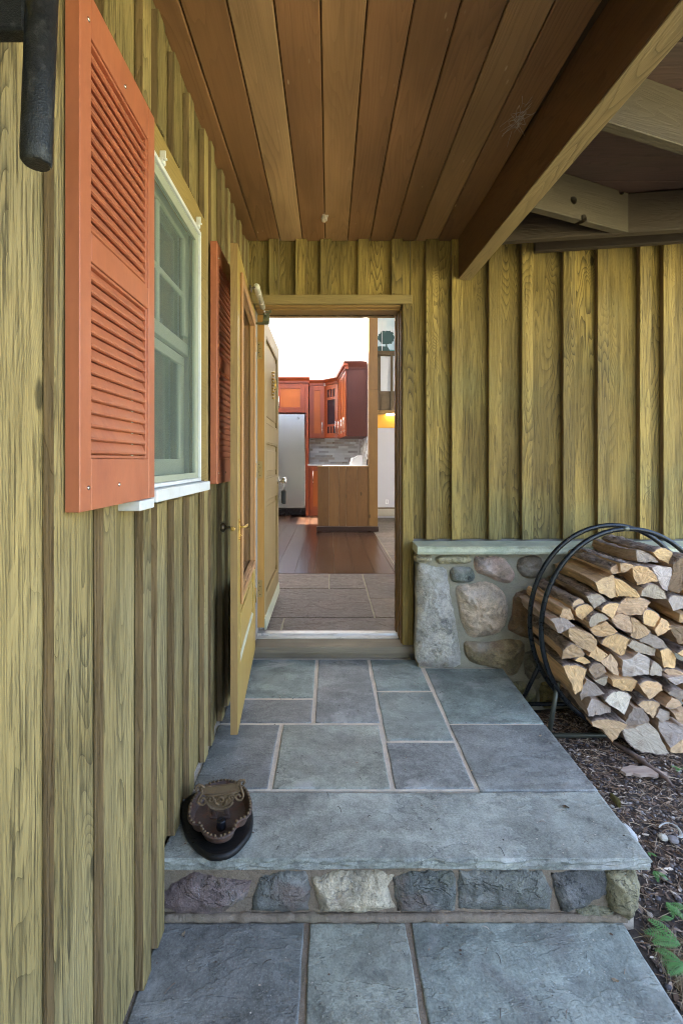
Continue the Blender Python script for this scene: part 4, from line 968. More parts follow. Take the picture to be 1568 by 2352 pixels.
# (tag A/B, points, colour, bark edge: t top / b bottom / n none, label, extra depth of the front)
LOGS = [
 ('A', [(735, 525), (945, 478), (972, 680), (900, 685), (780, 630)], 't', 'n', 'big pale split log with a smooth silvery top face, just under the round bark log', 0),
 ('A', [(955, 505), (1060, 560), (1140, 640), (1138, 668), (970, 668)], 'g', 't', 'golden quarter log right against the big pale split log', 0),
 ('A', [(895, 430), (945, 380), (995, 360), (990, 445), (905, 460)], 't', 't', 'round bark covered log lying second from the top of the pile', -.02),
 ('A', [(990, 362), (1103, 378), (1060, 425), (1018, 450), (994, 440)], 't', 't', 'small tan wedge squeezed beside the round bark log near the top', -.02),
 ('A', [(1090, 395), (1180, 380), (1260, 420), (1335, 520), (1155, 572), (1110, 470)], 'g', 't', 'bright golden half log below the topmost dark ended log', 0),
 ('A', [(1145, 245), (1230, 262), (1325, 345), (1200, 350), (1140, 345)], 'y', 't', 'topmost log with a dark grey end and long tan side', .03),
 ('A', [(1275, 255), (1340, 225), (1440, 235), (1510, 300), (1425, 365), (1330, 320)], 'g', 't', 'bright golden end at the very top right of the pile', .02),
 ('A', [(1265, 395), (1330, 378), (1475, 405), (1462, 520), (1440, 625), (1390, 600), (1320, 490)], 'w', 'n', 'upright whitish grey wedge near the top right', 0),
 ('A', [(1470, 370), (1560, 275), (1640, 300), (1650, 500), (1560, 650), (1455, 610), (1480, 470)], 'b', 't', 'thick dark bark log standing out at the upper right frame edge', 0),
 ('A', [(1175, 670), (1195, 590), (1260, 550), (1340, 580), (1425, 690), (1330, 695), (1230, 675)], 'p', 't', 'weathered tan grey half round below the bright golden half log', 0),
 ('A', [(665, 665), (760, 638), (860, 710), (750, 785), (700, 720)], 'p', 't', 'half round with a curved bark back left of the pile centre', 0),
 ('A', [(535, 760), (560, 710), (620, 690), (660, 730), (590, 760), (540, 795)], 't', 't', 'thin round mossy bark log in the upper left of the pile', 0),
 ('A', [(553, 785), (610, 745), (690, 740), (755, 800), (640, 895), (580, 850)], 'g', 't', 'golden fan shaped end just beneath the thin mossy bark log', 0),
 ('A', [(455, 775), (520, 780), (567, 885), (500, 885), (430, 855)], 't', 'n', 'long split log with pale edge at the upper left behind the hoops', 0),
 ('A', [(795, 790), (850, 740), (960, 733), (1000, 745), (920, 878), (880, 850), (800, 805)], 'g', 't', 'golden orange wedge with thin bark rim in the middle of the pile', 0),
 ('A', [(965, 820), (1010, 720), (1090, 675), (1200, 680), (1250, 710), (1170, 830), (1080, 845)], 't', 't', 'broad tan fan shaped end near the middle of the pile', 0),
 ('A', [(690, 900), (750, 830), (830, 830), (887, 878), (820, 900), (750, 938), (695, 945)], 'y', 't', 'grey crescent shaped end left of the middle', 0),
 ('A', [(350, 895), (420, 870), (500, 880), (550, 930), (430, 1000), (400, 1000), (385, 930)], 'y', 'n', 'grey cracked end at the left edge of the pile', 0),
 ('A', [(705, 970), (740, 942), (850, 895), (955, 990), (870, 1035), (790, 1045), (730, 1010)], 'g', 'b', 'golden wedge hanging under the grey crescent end', 0),
 ('A', [(905, 882), (970, 830), (1060, 848), (1092, 920), (1093, 1003), (1000, 980)], 't', 'b', 'tan wedge directly under the broad fan shaped end', 0),
 ('A', [(1085, 865), (1150, 890), (1258, 985), (1200, 1045), (1130, 1068), (1085, 1040), (1105, 930)], 't', 'b', 'streaky tan wedge pointing down right of centre', 0),
 ('A', [(1180, 905), (1210, 790), (1300, 805), (1372, 865), (1300, 950), (1240, 940)], 'g', 't', 'golden barrel shaped end right of the broad fan shaped end', 0),
 ('A', [(1300, 985), (1375, 872), (1430, 900), (1465, 965), (1380, 1010), (1325, 1035)], 'g', 'n', 'small golden wedge lying right of the barrel shaped end', 0),
 ('A', [(1410, 700), (1440, 667), (1568, 672), (1640, 700), (1600, 770), (1440, 785)], 'p', 't', 'flat grey tan end at the right frame edge below the dark bark log', 0),
 ('A', [(1540, 832), (1600, 822), (1680, 880), (1640, 930), (1540, 915)], 't', 'n', 'cut off tan end at the right frame edge in the upper half', 0),
 ('A', [(1440, 947), (1540, 950), (1620, 962), (1600, 1120), (1540, 1115)], 'b', 'n', 'brown block like log at the right frame edge at mid height', 0),
 ('A', [(510, 960), (600, 975), (720, 1020), (758, 1070), (755, 1150), (700, 1185), (600, 1140), (520, 1050)], 't', 'n', 'largest tan end in the left half of the pile', 0),
 ('B', [(825, 108), (870, 45), (960, 5), (1058, 40), (1000, 180), (970, 195), (900, 145)], 'g', 't', 'golden quarter with bark cap just below the golden hanging wedge', 0),
 ('B', [(1030, 100), (1090, 60), (1330, 152), (1320, 218), (1130, 165)], 'y', 'n', 'long flat grey slab like end in the centre', 0),
 ('B', [(1175, 78), (1240, 5), (1320, 20), (1400, 125), (1290, 130)], 'y', 't', 'grey half round resting on the flat grey slab', 0),
 ('B', [(1340, 150), (1420, 130), (1525, 230), (1500, 325), (1380, 310), (1360, 220)], 'g', 't', 'golden squarish end right of the flat grey slab', 0),
 ('B', [(460, 170), (530, 85), (650, 180), (640, 210), (460, 250)], 't', 't', 'tan end of a deeply barked log at the left under the largest tan end', 0),
 ('B', [(690, 210), (750, 105), (875, 200), (800, 262)], 'g', 'n', 'golden end streaked with saw lines right of the deeply barked log', 0),
 ('B', [(803, 260), (910, 195), (965, 270), (955, 385), (880, 340)], 't', 'n', 'tan pie slice between the streaked end and the rough whitish end', 0),
 ('B', [(555, 240), (640, 217), (725, 275), (650, 285)], 'g', 't', 'smallest golden sliver at the left of the pile', 0),
 ('B', [(1015, 250), (1090, 235), (1150, 170), (1245, 230), (1240, 370), (1100, 395), (1015, 405)], 'w', 'n', 'rough whitish grey blocky end in the middle of the lower half', 0),
 ('B', [(1250, 330), (1290, 250), (1390, 340), (1385, 405), (1243, 375)], 'p', 't', 'grey tan wedge right of the rough whitish end', 0),
 ('B', [(1400, 402), (1568, 392), (1640, 402), (1600, 465), (1480, 465)], 'p', 'n', 'flat grey tan end near the right frame edge in the lower half', 0),
 ('B', [(465, 315), (560, 302), (680, 330), (610, 510), (550, 548), (520, 440)], 'g', 't', 'golden tooth shaped end at the lower left with mossy bark above', 0),
 ('B', [(690, 330), (760, 282), (820, 290), (860, 360), (740, 410)], 'b', 't', 'dark brown end right of the golden tooth shaped end', 0),
 ('B', [(745, 432), (860, 385), (865, 450), (845, 492), (780, 460)], 'p', 'n', 'small grey tan block under the dark brown end', 0),
 ('B', [(890, 415), (1040, 412), (1140, 440), (1110, 550), (1000, 530), (920, 490)], 'g', 'n', 'two toned golden end under the rough whitish end', 0),
 ('B', [(620, 560), (660, 415), (740, 460), (840, 560), (640, 600), (632, 640)], 'y', 'n', 'grey triangle with pointed tip at the left of the lower half', 0),
 ('B', [(1145, 465), (1200, 437), (1310, 452), (1388, 492), (1385, 535), (1240, 600)], 'g', 't', 'golden streaked wedge with thick mossy bark on top', 0),
 ('B', [(820, 610), (880, 562), (1000, 542), (1110, 600), (1010, 740)], 'w', 't', 'pale grey fan with straight saw lines in the lower half', 0),
 ('B', [(670, 690), (715, 602), (800, 630), (910, 695), (900, 740), (680, 758)], 'y', 'n', 'grey saw marked triangle directly above the lowest tan log', 0),
 ('B', [(1140, 655), (1240, 627), (1370, 660), (1280, 775), (1200, 710)], 't', 't', 'tan heart shaped wedge with bark above in the lower right', 0),
 ('B', [(730, 830), (900, 797), (1040, 825), (905, 1000), (820, 890), (740, 870)], 't', 't', 'lowest tan log with pointed bottom hanging over the crossbar', 0),
 ('B', [(1030, 880), (1090, 672), (1180, 680), (1250, 800), (1230, 845), (1130, 885)], 'y', 'n', 'tall grey end right of the lowest tan log', 0),
 ('B', [(1010, 892), (1110, 885), (1250, 842), (1330, 900), (1415, 1100), (1230, 1092), (1080, 1040)], 'p', 'b', 'big mottled bark log at the bottom of the pile', 0),
 ('B', [(1360, 832), (1400, 820), (1568, 862), (1640, 880), (1560, 955), (1440, 1050), (1360, 900)], 'p', 'n', 'broad grey brown end at the bottom right', 0),
 ('B', [(1440, 1090), (1470, 1000), (1568, 960), (1640, 1000), (1620, 1100)], 't', 'n', 'bright clean tan end at the bottom right corner of the pile', 0),
 ('B', [(1300, 760), (1350, 692), (1460, 742), (1440, 810), (1370, 828)], 'y', 'n', 'small grey end right of the heart shaped wedge', 0),
 ('B', [(1480, 740), (1568, 732), (1640, 742), (1600, 858), (1520, 820)], 't', 'n', 'rounded tan end at the right frame edge near the bottom', 0),
 ('B', [(1390, 672), (1450, 587), (1520, 610), (1568, 670), (1500, 702)], 't', 'b', 'tan wedge with ragged bark below at the lower right', 0),
 ('B', [(1420, 545), (1500, 510), (1600, 560), (1568, 640), (1500, 600)], 'y', 't', 'grey end with silvery top at the right edge of the lower half', 0),
 ('B', [(1400, 355), (1480, 332), (1568, 368), (1640, 390), (1440, 395)], 't', 't', 'thin tan strip like end under the golden squarish end', 0),
 ('B', [(1500, 178), (1600, 142), (1680, 190), (1600, 235)], 'g', 't', 'golden end under dark bark at the right frame edge', 0),
]
LG = 'split firewood stacked in the round rack'
LY = 2.265
placed = []
def firelog(pts, col, bark, label, dy, seed, Lg=None):
    r_ = random.Random(seed)
    Y0 = LY + dy + r_.uniform(-.012, .012)
    poly = [(XU(u, Y0), ZV(v, Y0)) for u, v in pts]
    cx = sum(p[0] for p in poly) / len(poly); cz = sum(p[1] for p in poly) / len(poly)
    placed.append((cx, cz))
    a2 = sum(poly[i][0] * poly[(i + 1) % len(poly)][1] - poly[(i + 1) % len(poly)][0] * poly[i][1] for i in range(len(poly)))
    if a2 < 0: poly = poly[::-1]
    # bark side: smooth outline; split sides stay straight
    pl = []; br = []
    n0 = len(poly)
    for i in range(n0):
        a, b = Vector(poly[i]), Vector(poly[(i + 1) % n0]); d = b - a; nrm = Vector((d.y, -d.x)).normalized()
        isb = (bark == 't' and nrm.y > .25) or (bark == 'b' and nrm.y < -.25)
        k = max(1, int(d.length / .011))
        for j in range(k):
            p = a + d * j / k
            p += nrm * (.0022 * r_.uniform(-1, 1) + .004 * frac((p.x * 30, p.y * 30, seed)) if j else 0)
            if isb: p += nrm * (.10 * d.length * math.sin(math.pi * j / k))
            pl.append((p.x - cx, p.y - cz)); br.append(isb)
    n = len(pl); Lg = Lg or r_.uniform(.385, .42)
    bm = bmesh.new(); rings = []
    bend = Vector((r_.uniform(-.016, .016), r_.uniform(-.012, .012))); shr = r_.uniform(.90, 1.03); tw = r_.uniform(-.08, .08)
    seg = 22; ta, tb_ = r_.uniform(-.3, .3), r_.uniform(-.3, .3)
    for s_ in range(seg + 1):
        t_ = s_ / seg; rg = []
        for i, (x, z) in enumerate(pl):
            k = 1 + (shr - 1) * t_
            a_ = tw * t_
            xx, zz = x * math.cos(a_) - z * math.sin(a_), x * math.sin(a_) + z * math.cos(a_)
            amp = (.011 if br[i] else .007) * (min(1, t_ * 6))
            wv = amp * (frac((x * 45, t_ * (9 if br[i] else 5), z * 45 + seed)) + .5 * frac((x * 110, t_ * 22, z * 110 + seed)))
            l_ = math.hypot(x, z) + 1e-6
            yy = Lg * t_ + ((ta * x + tb_ * z) * max(0, 1 - t_ * 5)) + (.004 * frac((x * 40, seed, z * 40)) if s_ in (0, seg) else 0) 
            rg.append(bm.verts.new((xx * k + x / l_ * wv + bend.x * math.sin(t_ * 3), yy, zz * k + z / l_ * wv + bend.y * math.sin(t_ * 3))))
        rings.append(rg)
    for A, B in zip(rings, rings[1:]):
        for k in range(n):
            f = bm.faces.new((A[k], A[(k + 1) % n], B[(k + 1) % n], B[k])); f.material_index = 2 if br[k] else 1; f.smooth = br[k]
    for rg, yy in ((rings[0], 0), (rings[-1], Lg)):
        fr0 = yy == 0
        prev_ = rg
        for q_, s2 in enumerate((.93, .7, .4)):
            inner = [bm.verts.new((v.co.x * s2, yy + ((ta * v.co.x + tb_ * v.co.z) * s2 if fr0 else 0) + .004 * frac((v.co.x * s2 * 70, seed + 2, v.co.z * s2 * 70)), v.co.z * s2)) for v in rg]
            for k in range(n): bm.faces.new((prev_[k], prev_[(k + 1) % n], inner[(k + 1) % n], inner[k])).material_index = 2 if (q_ == 0 and br[k]) else 0
            prev_ = inner
        c = bm.verts.new((0, yy + r_.uniform(-.002, .002), 0))
        for k in range(n): bm.faces.new((inner[k], inner[(k + 1) % n], c)).material_index = 0
    bmesh.ops.recalc_face_normals(bm, faces=bm.faces[:])
    me = bpy.data.meshes.new('firewood_log'); bm.to_mesh(me); bm.free()
    for m_ in ('log_end', 'log_split', 'log_bark'): me.materials.append(M[m_])
    o = bpy.data.objects.new('firewood_log', me); COL.objects.link(o); o.location = (cx, Y0, cz)
    c = CT[col]; v_ = r_.uniform(.88, 1.1); o.color = (c[0] * v_, c[1] * v_, c[2] * v_ * r_.uniform(.9, 1.1), 1)
    tag(o, label, 'firewood log', LG); return o
for i, (T_, pts, col, bark, label, dy) in enumerate(LOGS):
    oy = 1920 if T_ == 'A' else 2320
    firelog([((1880 + x / 2.529) / 1.5944, (oy + y / 2.529) / 1.5944) for x, y in pts], col, bark, label, dy, 300 + i)
# the part of the pile that only a step to the side would show
rr = random.Random(5)
for iz in range(11):
    for ix_ in range(4):
        x = 1.715 + ix_ * .088 + .04 * (iz % 2); z = .80 - iz * .094
        if ((x - HX) / (HRX - .05)) ** 2 + ((z - HZ) / (HR - .05)) ** 2 > 1: continue
        if any(math.hypot(x - a_, z - b_) < .062 for a_, b_ in placed): continue
        k = rr.choice((3, 4, 5)); a0 = rr.random() * 6.28
        pts = [(x + .05 * math.cos(a0 + j * 2 * math.pi / k), z + .05 * math.sin(a0 + j * 2 * math.pi / k)) for j in range(k)]
        pts = [(CU + px * F / LY, CV - (pz - EYE) * F / LY) for px, pz in pts]
        firelog(pts, rr.choice('tgb'), rr.choice('tbn'), '%s split log past the right frame edge, %s layer down%s' % (rr.choice(('tan', 'golden', 'brown')), ('first', 'second', 'third', 'fourth', 'fifth', 'sixth', 'seventh', 'eighth', 'ninth', 'tenth', 'last')[iz], ('', ', inner one', ', outer one', ', outermost')[ix_]), 0, 700 + iz * 10 + ix_)

# ================================================================ BOOT SCRAPER
Zs = lambda x_, y_: ((600 + x_ / 3.136) / 1.5944, (2700 + y_ / 3.136) / 1.5944)
def zplane(x_, y_, z): p = GND(*Zs(x_, y_), z); return p
bs = empty('boot_scraper', tuple(zplane(640, 1050, 0)), 'rusty cast iron boot scraper dish on a black oval wooden base', 'boot scraper')
outl = [(180, 800), (200, 960), (250, 1120), (330, 1230), (430, 1320), (520, 1375), (620, 1380), (740, 1360), (850, 1290), (930, 1200), (1000, 1100), (1030, 960), (1020, 830), (960, 730), (820, 640), (600, 600), (400, 610), (260, 680)]
bp = [zplane(x_, y_, .018) for x_, y_ in outl]
mb = MB(); poly = chaikin([(p.x, p.y) for p in bp], 2)
cx = sum(p[0] for p in poly) / len(poly); cy = sum(p[1] for p in poly) / len(poly)
bm = mb.bm; rings = []
for sc_, z in ((.96, .002), (1.0, .006), (1., .014), (.97, .021), (.93, .0235), (.90, .022), (.86, .0235)):
    rings.append([bm.verts.new((cx + (p[0] - cx) * sc_, cy + (p[1] - cy) * sc_, z)) for p in poly])
for A, B in zip(rings, rings[1:]):
    for k in range(len(poly)): bm.faces.new((A[k], A[(k + 1) % len(poly)], B[(k + 1) % len(poly)], B[k])).smooth = True
bm.faces.new(rings[-1]); bm.faces.new(rings[0][::-1])
child(mb.build('base', M['black_wood']), bs)
rim = [(285, 880), (310, 750), (400, 620), (540, 525), (700, 490), (830, 515), (950, 600), (1000, 740), (995, 850), (950, 925), (870, 950), (832, 985), (822, 1040), (775, 1105), (680, 1150), (560, 1152), (460, 1105), (432, 1040), (415, 1000), (350, 1000), (298, 960)]
RZ = .062
rp = subdiv(chaikin([(p.x, p.y) for p in [zplane(x_, y_, RZ) for x_, y_ in rim]], 1), .006)
cx = sum(p[0] for p in rp) / len(rp); cy = sum(p[1] for p in rp) / len(rp)
mb = MB(); bm = mb.bm; rings = []
for sc_, z in ((.78, .0236), (.84, .030), (.91, .045), (.97, .056), (1.04, RZ - .003), (1.05, RZ), (1.02, RZ + .0035), (.95, RZ + .001), (.935, RZ - .002), (.92, .052), (.905, .036), (.895, .0315), (.88, .0308), (.4, .0305)):
    rings.append([bm.verts.new((cx + (p[0] - cx) * sc_, cy + (p[1] - cy) * sc_, z + (.0 if z < .05 else .0015 * frac((p[0] * 60, p[1] * 60, z * 9))))) for p in rp])
n = len(rp)
for A, B in zip(rings, rings[1:]):
    for k in range(n): bm.faces.new((A[k], A[(k + 1) % n], B[(k + 1) % n], B[k])).smooth = True
bm.faces.new(rings[-1]); bm.faces.new(rings[0][::-1])
child(mb.build('dish', M['rust_iron']), bs)
mb = MB(); rp2 = subdiv([(cx + (p[0] - cx) * .985, cy + (p[1] - cy) * .985) for p in rp], .0085)
for i, p in enumerate(rp2):
    if i % 2 == 0: mb.lathe([(.0046, 0), (.0040, .004), (.0015, .0055)], c=(p[0], p[1], RZ + .002), n=8)
child(mb.build('beaded_rim', M['rust_tan']), bs)
SYc = 1.535
def SP(x_, y_): u, v = Zs(x_, y_); return P(u, v, SYc)
mb = MB()
for x_ in (575, 722):
    p = SP(x_, 830); mb.box(p.x - .0065, p.x + .0065, SYc - .004, SYc + .004, .030, p.z + .01, b=.002)
    mb.box(p.x - .013, p.x + .013, SYc - .012, SYc + .012, .030, .037, b=.003)
child(mb.build('leg', M['rust_iron']), bs)
mb = MB()
top = [(400, 545), (470, 565), (600, 560), (720, 545), (850, 520), (885, 500), (890, 610), (830, 640), (810, 700), (760, 780), (690, 810), (600, 815), (540, 780), (500, 720), (490, 660), (440, 650)]
pp = [SP(x_, y_) for x_, y_ in top]
mb.prism([(p.x, p.z) for p in pp], 'Y', SYc - .004, SYc + .004)
child(mb.build('scraper_plate', M['rust_tan']), bs)
mb = MB()
def spiral(cx_, cy_, r0, r1, a0, a1, n=16): return [(cx_ + (r0 + (r1 - r0) * i / n) * math.cos(a0 + (a1 - a0) * i / n), cy_ + (r0 + (r1 - r0) * i / n) * math.sin(a0 + (a1 - a0) * i / n)) for i in range(n + 1)]
curls = [[(475, 570), (455, 555), (440, 538), (410, 528), (380, 545), (372, 575), (385, 600)],
         [(440, 560), (450, 620), (410, 680), (395, 730)] + spiral(450, 710, 55, 15, math.pi * .8, -math.pi * 1.3),
         [(850, 520), (850, 500), (880, 480), (930, 478), (935, 500), (915, 520)],
         [(880, 540), (905, 600), (915, 640)] + spiral(862, 665, 50, 15, 0, math.pi * 2.1),
         spiral(545, 695, 48, 10, math.pi, math.pi * 3.6), spiral(780, 680, 45, 10, 0, -math.pi * 2.5), spiral(660, 700, 40, 12, math.pi, math.pi * 3.1),
         [(480, 650), (560, 655), (660, 640), (760, 630), (840, 610)], [(500, 740), (540, 790), (600, 812), (690, 808), (760, 775), (800, 730)],
         [(590, 690), (600, 740), (640, 760)], [(730, 690), (715, 740), (690, 760)]]
for cu in curls:
    mb.tube([SP(x_, y_) - Vector((0, .006, 0)) for x_, y_ in cu], .0038, 8)
child(mb.build('scrollwork', M['rust_tan']), bs)
p = zplane(660, 1045, .030)
cap_ = MB(); cap_.lathe([(.0145, 0), (.0155, .004), (.0155, .008), (.0145, .010), (.0145, .026), (.013, .0285), (.004, .0285), (.003, .027)], c=(p.x, p.y, .0305), n=24)
tag(cap_.build('bottle_cap', M['black_plastic']), 'black plastic bottle cap standing inside the boot scraper dish', 'bottle cap')

# ================================================================ IRON BRACKET at the top left
br = empty('iron_bracket', (-.43, .64, 1.9), 'blackened iron bracket with hanging round bar at the top left', 'bracket')
q0 = P(84, 378, .64); q1 = P(100, -60, .64)
mb = MB(); mb.tube([q0, q0 + Vector((0, 0, .004)), q0 + Vector((.0, 0, .02)), q1], [.0165, .0195, .0198, .0198], 24); child(mb.build('hanging_bar', M['black_iron']), br)
a = P(62, 84, .64); mb = MB(); mb.box(-.515, q0.x - .010, .628, .652, a.z, a.z + .065, b=.003); child(mb.build('arm', M['black_iron']), br)
mb = MB(); mb.box(WX + .0305, WX + .0365, .60, .68, a.z - .03, a.z + .10, b=.002); child(mb.build('wall_plate', M['black_iron']), br)

# ================================================================ INTERIOR
hall = empty('hall_floor', (0, 3.8, KF), kind='structure')
mb = MB(); mb.box(-1.6, 3.2, 2.985, 4.56, KF - .05, KF - .004); mb.box(.70, 3.2, 4.56, 9.9, KF - .05, KF - .004)
child(mb.build('slate_joints', M['wall_mortar']), hall)
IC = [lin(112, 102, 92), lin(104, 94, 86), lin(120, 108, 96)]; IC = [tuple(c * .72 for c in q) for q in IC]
def islab(x0, x1, y0, y1, c, seed):
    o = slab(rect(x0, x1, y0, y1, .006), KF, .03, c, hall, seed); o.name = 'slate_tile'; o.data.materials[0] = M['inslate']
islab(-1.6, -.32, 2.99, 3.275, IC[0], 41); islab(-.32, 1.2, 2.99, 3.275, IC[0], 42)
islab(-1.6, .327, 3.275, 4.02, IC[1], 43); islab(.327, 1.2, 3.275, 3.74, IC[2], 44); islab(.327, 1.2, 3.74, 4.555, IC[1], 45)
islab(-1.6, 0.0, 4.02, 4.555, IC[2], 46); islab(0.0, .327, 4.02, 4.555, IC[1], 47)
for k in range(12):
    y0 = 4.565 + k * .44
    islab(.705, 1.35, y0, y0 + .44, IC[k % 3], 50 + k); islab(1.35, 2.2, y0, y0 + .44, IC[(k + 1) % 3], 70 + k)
mb = MB(); x = .69
mb.box(.655, .6995, 4.562, 7.2, KF - .03, KF + .003, b=.001)
x = .655; kk = 0
while x > -2.9:
    y0 = 4.562; 
    for yb_ in (5.9 + (kk * 37 % 11) * .12, 7.9 + (kk * 53 % 7) * .13, 9.89):
        mb.box(x - .199, x - .0015, y0 + .0008, yb_ - .0008, KF - .03, KF, b=.0012); y0 = yb_
    x -= .2005; kk += 1
structure(mb.build('plank_floor', M['floor_wood']))
mb = MB(); mb.box(-2.9, .70, 4.556, 4.5615, KF - .03, KF + .001); structure(mb.build('floor_edge_strip', M['dark_base']))
mb = MB(); mb.box(-3.0, 3.2, 2.98, 9.9, -.1, KF - .051); structure(mb.build('subfloor', M['shell']))

# peninsula, post, range
pen = empty('peninsula', (.2, 7.3, KF), 'knotty plank peninsula panel with dark base board in the kitchen', 'kitchen peninsula')
mb = MB(); x = XU(729.5, 7.25)
ww = [.17, .145, .13, .19, .13, .05]
xr = XU(846, 7.25); edges_ = [x, XU(755, 7.25), XU(778, 7.25), XU(794, 7.25), XU(820.5, 7.25), xr - .001]
for a_, b_ in zip(edges_, edges_[1:]): mb.box(a_ + .001, b_ - .001, 7.25, 7.27, KF + .08, 1.125, b=.002)
child(mb.build('plank_panel', M['knotty']), pen)
mb = MB(); mb.box(x - .02, XU(869, 7.22), 7.215, 7.249, KF + .004, KF + .085, b=.006); child(mb.build('base_board', M['dark_base']), pen)
mb = MB(); mb.box(x - .01, xr - .002, 7.235, 7.40, 1.126, 1.140, b=.003); child(mb.build('ledge', M['jamb_x']), pen)
mb = MB(); mb.box(XU(846.4, 7.25), XU(867.2, 7.25), 7.24, 7.41, KF + .004, 2.345, b=.004); mb.box(XU(846.4, 7.25), XU(866.8, 7.25), 7.24, 7.41, 2.3465, KZ - .01, b=.004)
tag(mb.build('post', M['post_wood']), 'tall honey coloured wooden post at the end of the peninsula', 'post')
rg_ = empty('kitchen_range', (.2, 7.7, KF), 'white kitchen range with slanted control panel behind the peninsula', 'range')
mb = MB(); mb.box(-.12, .62, 7.42, 8.12, KF + .005, 1.146, b=.006); child(mb.build('body', M['white_paint']), rg_)
Yg = 7.6; gp = [(968, 238), (985, 180), (1040, 150), (1065, 152), (1065, 240)]
pz = [(XU((850 + a_ / 2.24) / 1.5944, Yg), ZV((1600 + b_ / 2.24) / 1.5944, Yg)) for a_, b_ in gp]
mb = MB(); mb.prism([(p[0], max(p[1], 1.147)) for p in pz], 'Y', 7.50, 8.10); child(mb.build('control_panel', M['white_paint']), rg_)
for i in range(4):
    kn = MB(); kn.lathe([(.018, 0), (.018, .012), (.008, .016)], n=12, M=Matrix.Translation((pz[1][0] + .01 , 7.58 + i * .13, pz[1][1] + .0)) @ Matrix.Rotation(R(-60), 4, 'Y'))
    child(kn.build('knob', M['white_paint']), rg_)
ut = empty('utensil_jar', (.60, 7.9, 1.147), 'dark jar of utensils beside the control panel', 'utensil jar')
mb = MB(); mb.lathe([(.02, 0), (.03, .01), (.028, .09), (.022, .10)], c=(.635, 7.8 - .35, 1.147), n=14); child(mb.build('jar', M['black_plastic']), ut)
mb = MB(); mb.tube([(.635, 7.45, 1.24), (.632, 7.45, 1.31)], [.006, .01], 8); child(mb.build('utensil', M['black_plastic']), ut)

# refrigerator
fr = empty('refrigerator', (-.8, 9.6, KF), 'tall stainless refrigerator with dark toe grille', 'refrigerator')
FY = 9.30; fx0, fx1 = -1.25, XU(700.8, FY); fz1 = ZV(950.6, FY)
mb = MB(); mb.box(fx0, fx1 - .004, FY + .03, 9.88, KF + .02, fz1 - .01, b=.004); child(mb.build('body', M['black_plastic']), fr)
mb = MB(); mb.box(fx0, fx1, FY - .035, FY + .028, KF + .16, fz1, b=.012); child(mb.build('door', M['stainless']), fr)
mb = MB()
for k in range(5): mb.box(fx0 + .02, fx1 - .02, FY, FY + .02, KF + .03 + .022 * k, KF + .042 + .022 * k, b=.001)
for k in range(8): mb.box(fx1 - .12 - k * .13, fx1 - .11 - k * .13, FY - .004, FY - .001, KF + .03, KF + .135)
child(mb.build('toe_grille', M['black_plastic']), fr)
lx, lz = XU((1000 + 278 / 2.94) / 1.5944, FY), ZV((1100 + 1272 / 2.94) / 1.5944, FY)
mb = MB(); MM = Matrix.Translation((lx, FY - .035, lz)) @ Matrix.Rotation(R(90), 4, 'X'); mb.lathe([(.032, 0), (.032, .003), (.030, .004)], n=24, M=MM); 
child(mb.build('badge', M['chrome']), fr)
mb = MB(); mb.tube([(lx - .012 + .02 * math.cos(a_) * .6, FY - .0405, lz + .018 * math.sin(a_)) for a_ in [i * .5 for i in range(12)]], .0022, 6); mb.tube([(lx + .004, FY - .0405, lz + .012), (lx + .012, FY - .0405, lz), (lx + .002, FY - .0405, lz - .014)], .0022, 6)
child(mb.build('badge_monogram', M['black_iron']), fr)
mb = MB()
hxx = fx0 + .08
mb.tube([(hxx, FY - .036, .9), (hxx, FY - .07, .92), (hxx, FY - .07, 1.6), (hxx, FY - .036, 1.62)], .012, 10); child(mb.build('handle', M['chrome']), fr)

# cabinets
def shaker(root, x0, x1, z0, z1, Y, stile=.06, handle=None, glassy=False, MAT=None):
    """door front in local space: face at Y, facing -Y"""
    mb = MB(); t_ = .02
    mb.box(x0, x0 + stile, Y - t_, Y, z0, z1, b=.002); mb.box(x1 - stile, x1, Y - t_, Y, z0, z1, b=.002)
    mb.box(x0 + stile + .0003, x1 - stile - .0003, Y - t_ + .0006, Y, z1 - stile, z1, b=.002); mb.box(x0 + stile + .0003, x1 - stile - .0003, Y - t_ + .0006, Y, z0, z0 + stile, b=.002)
    if glassy:
        for (a_, b_) in ((z1 - stile - .05 - .16, z1 - stile - .16), (z0 + stile + .14, z0 + stile + .18)):
            mb.box(x0 + stile + .0003, x1 - stile - .0003, Y - t_ + .001, Y - .004, a_, b_)
        wi = (x1 - x0 - 2 * stile) 
        for (a_, b_) in ((z1 - stile - .16, z1 - stile), (z0 + stile, z0 + stile + .14)):
            for k in (1, 2): mb.box(x0 + stile + wi * k / 3 - .015, x0 + stile + wi * k / 3 + .015, Y - t_ + .001, Y - .004, a_ + .0003, b_ - .0003)
    d = mb.build('door', M['cherry'])
    d.parent = root
    mb = MB()
    if glassy: mb.box(x0 + stile - .004, x1 - stile + .004, Y - .0038, Y - .001, z0 + stile - .004, z1 - stile + .004); p_ = mb.build('pane', plain('dark_cabinet_glass', (.03, .02, .025), .1))
    else: mb.box(x0 + stile - .004, x1 - stile + .004, Y - .010, Y - .004, z0 + stile - .004, z1 - stile + .004); p_ = mb.build('panel', M['cherry_panel'])
    p_.parent = d
    if handle:
        hx_, h0, h1 = handle
        mb = MB(); mb.tube([(hx_, Y - t_ - .03, h0), (hx_, Y - t_ - .03, h1)], .007, 8)
        for zz in (h0 + .03, h1 - .03): mb.tube([(hx_, Y - t_, zz), (hx_, Y - t_ - .03, zz)], .005, 6)
        hh = mb.build('handle', M['chrome']); hh.parent = d
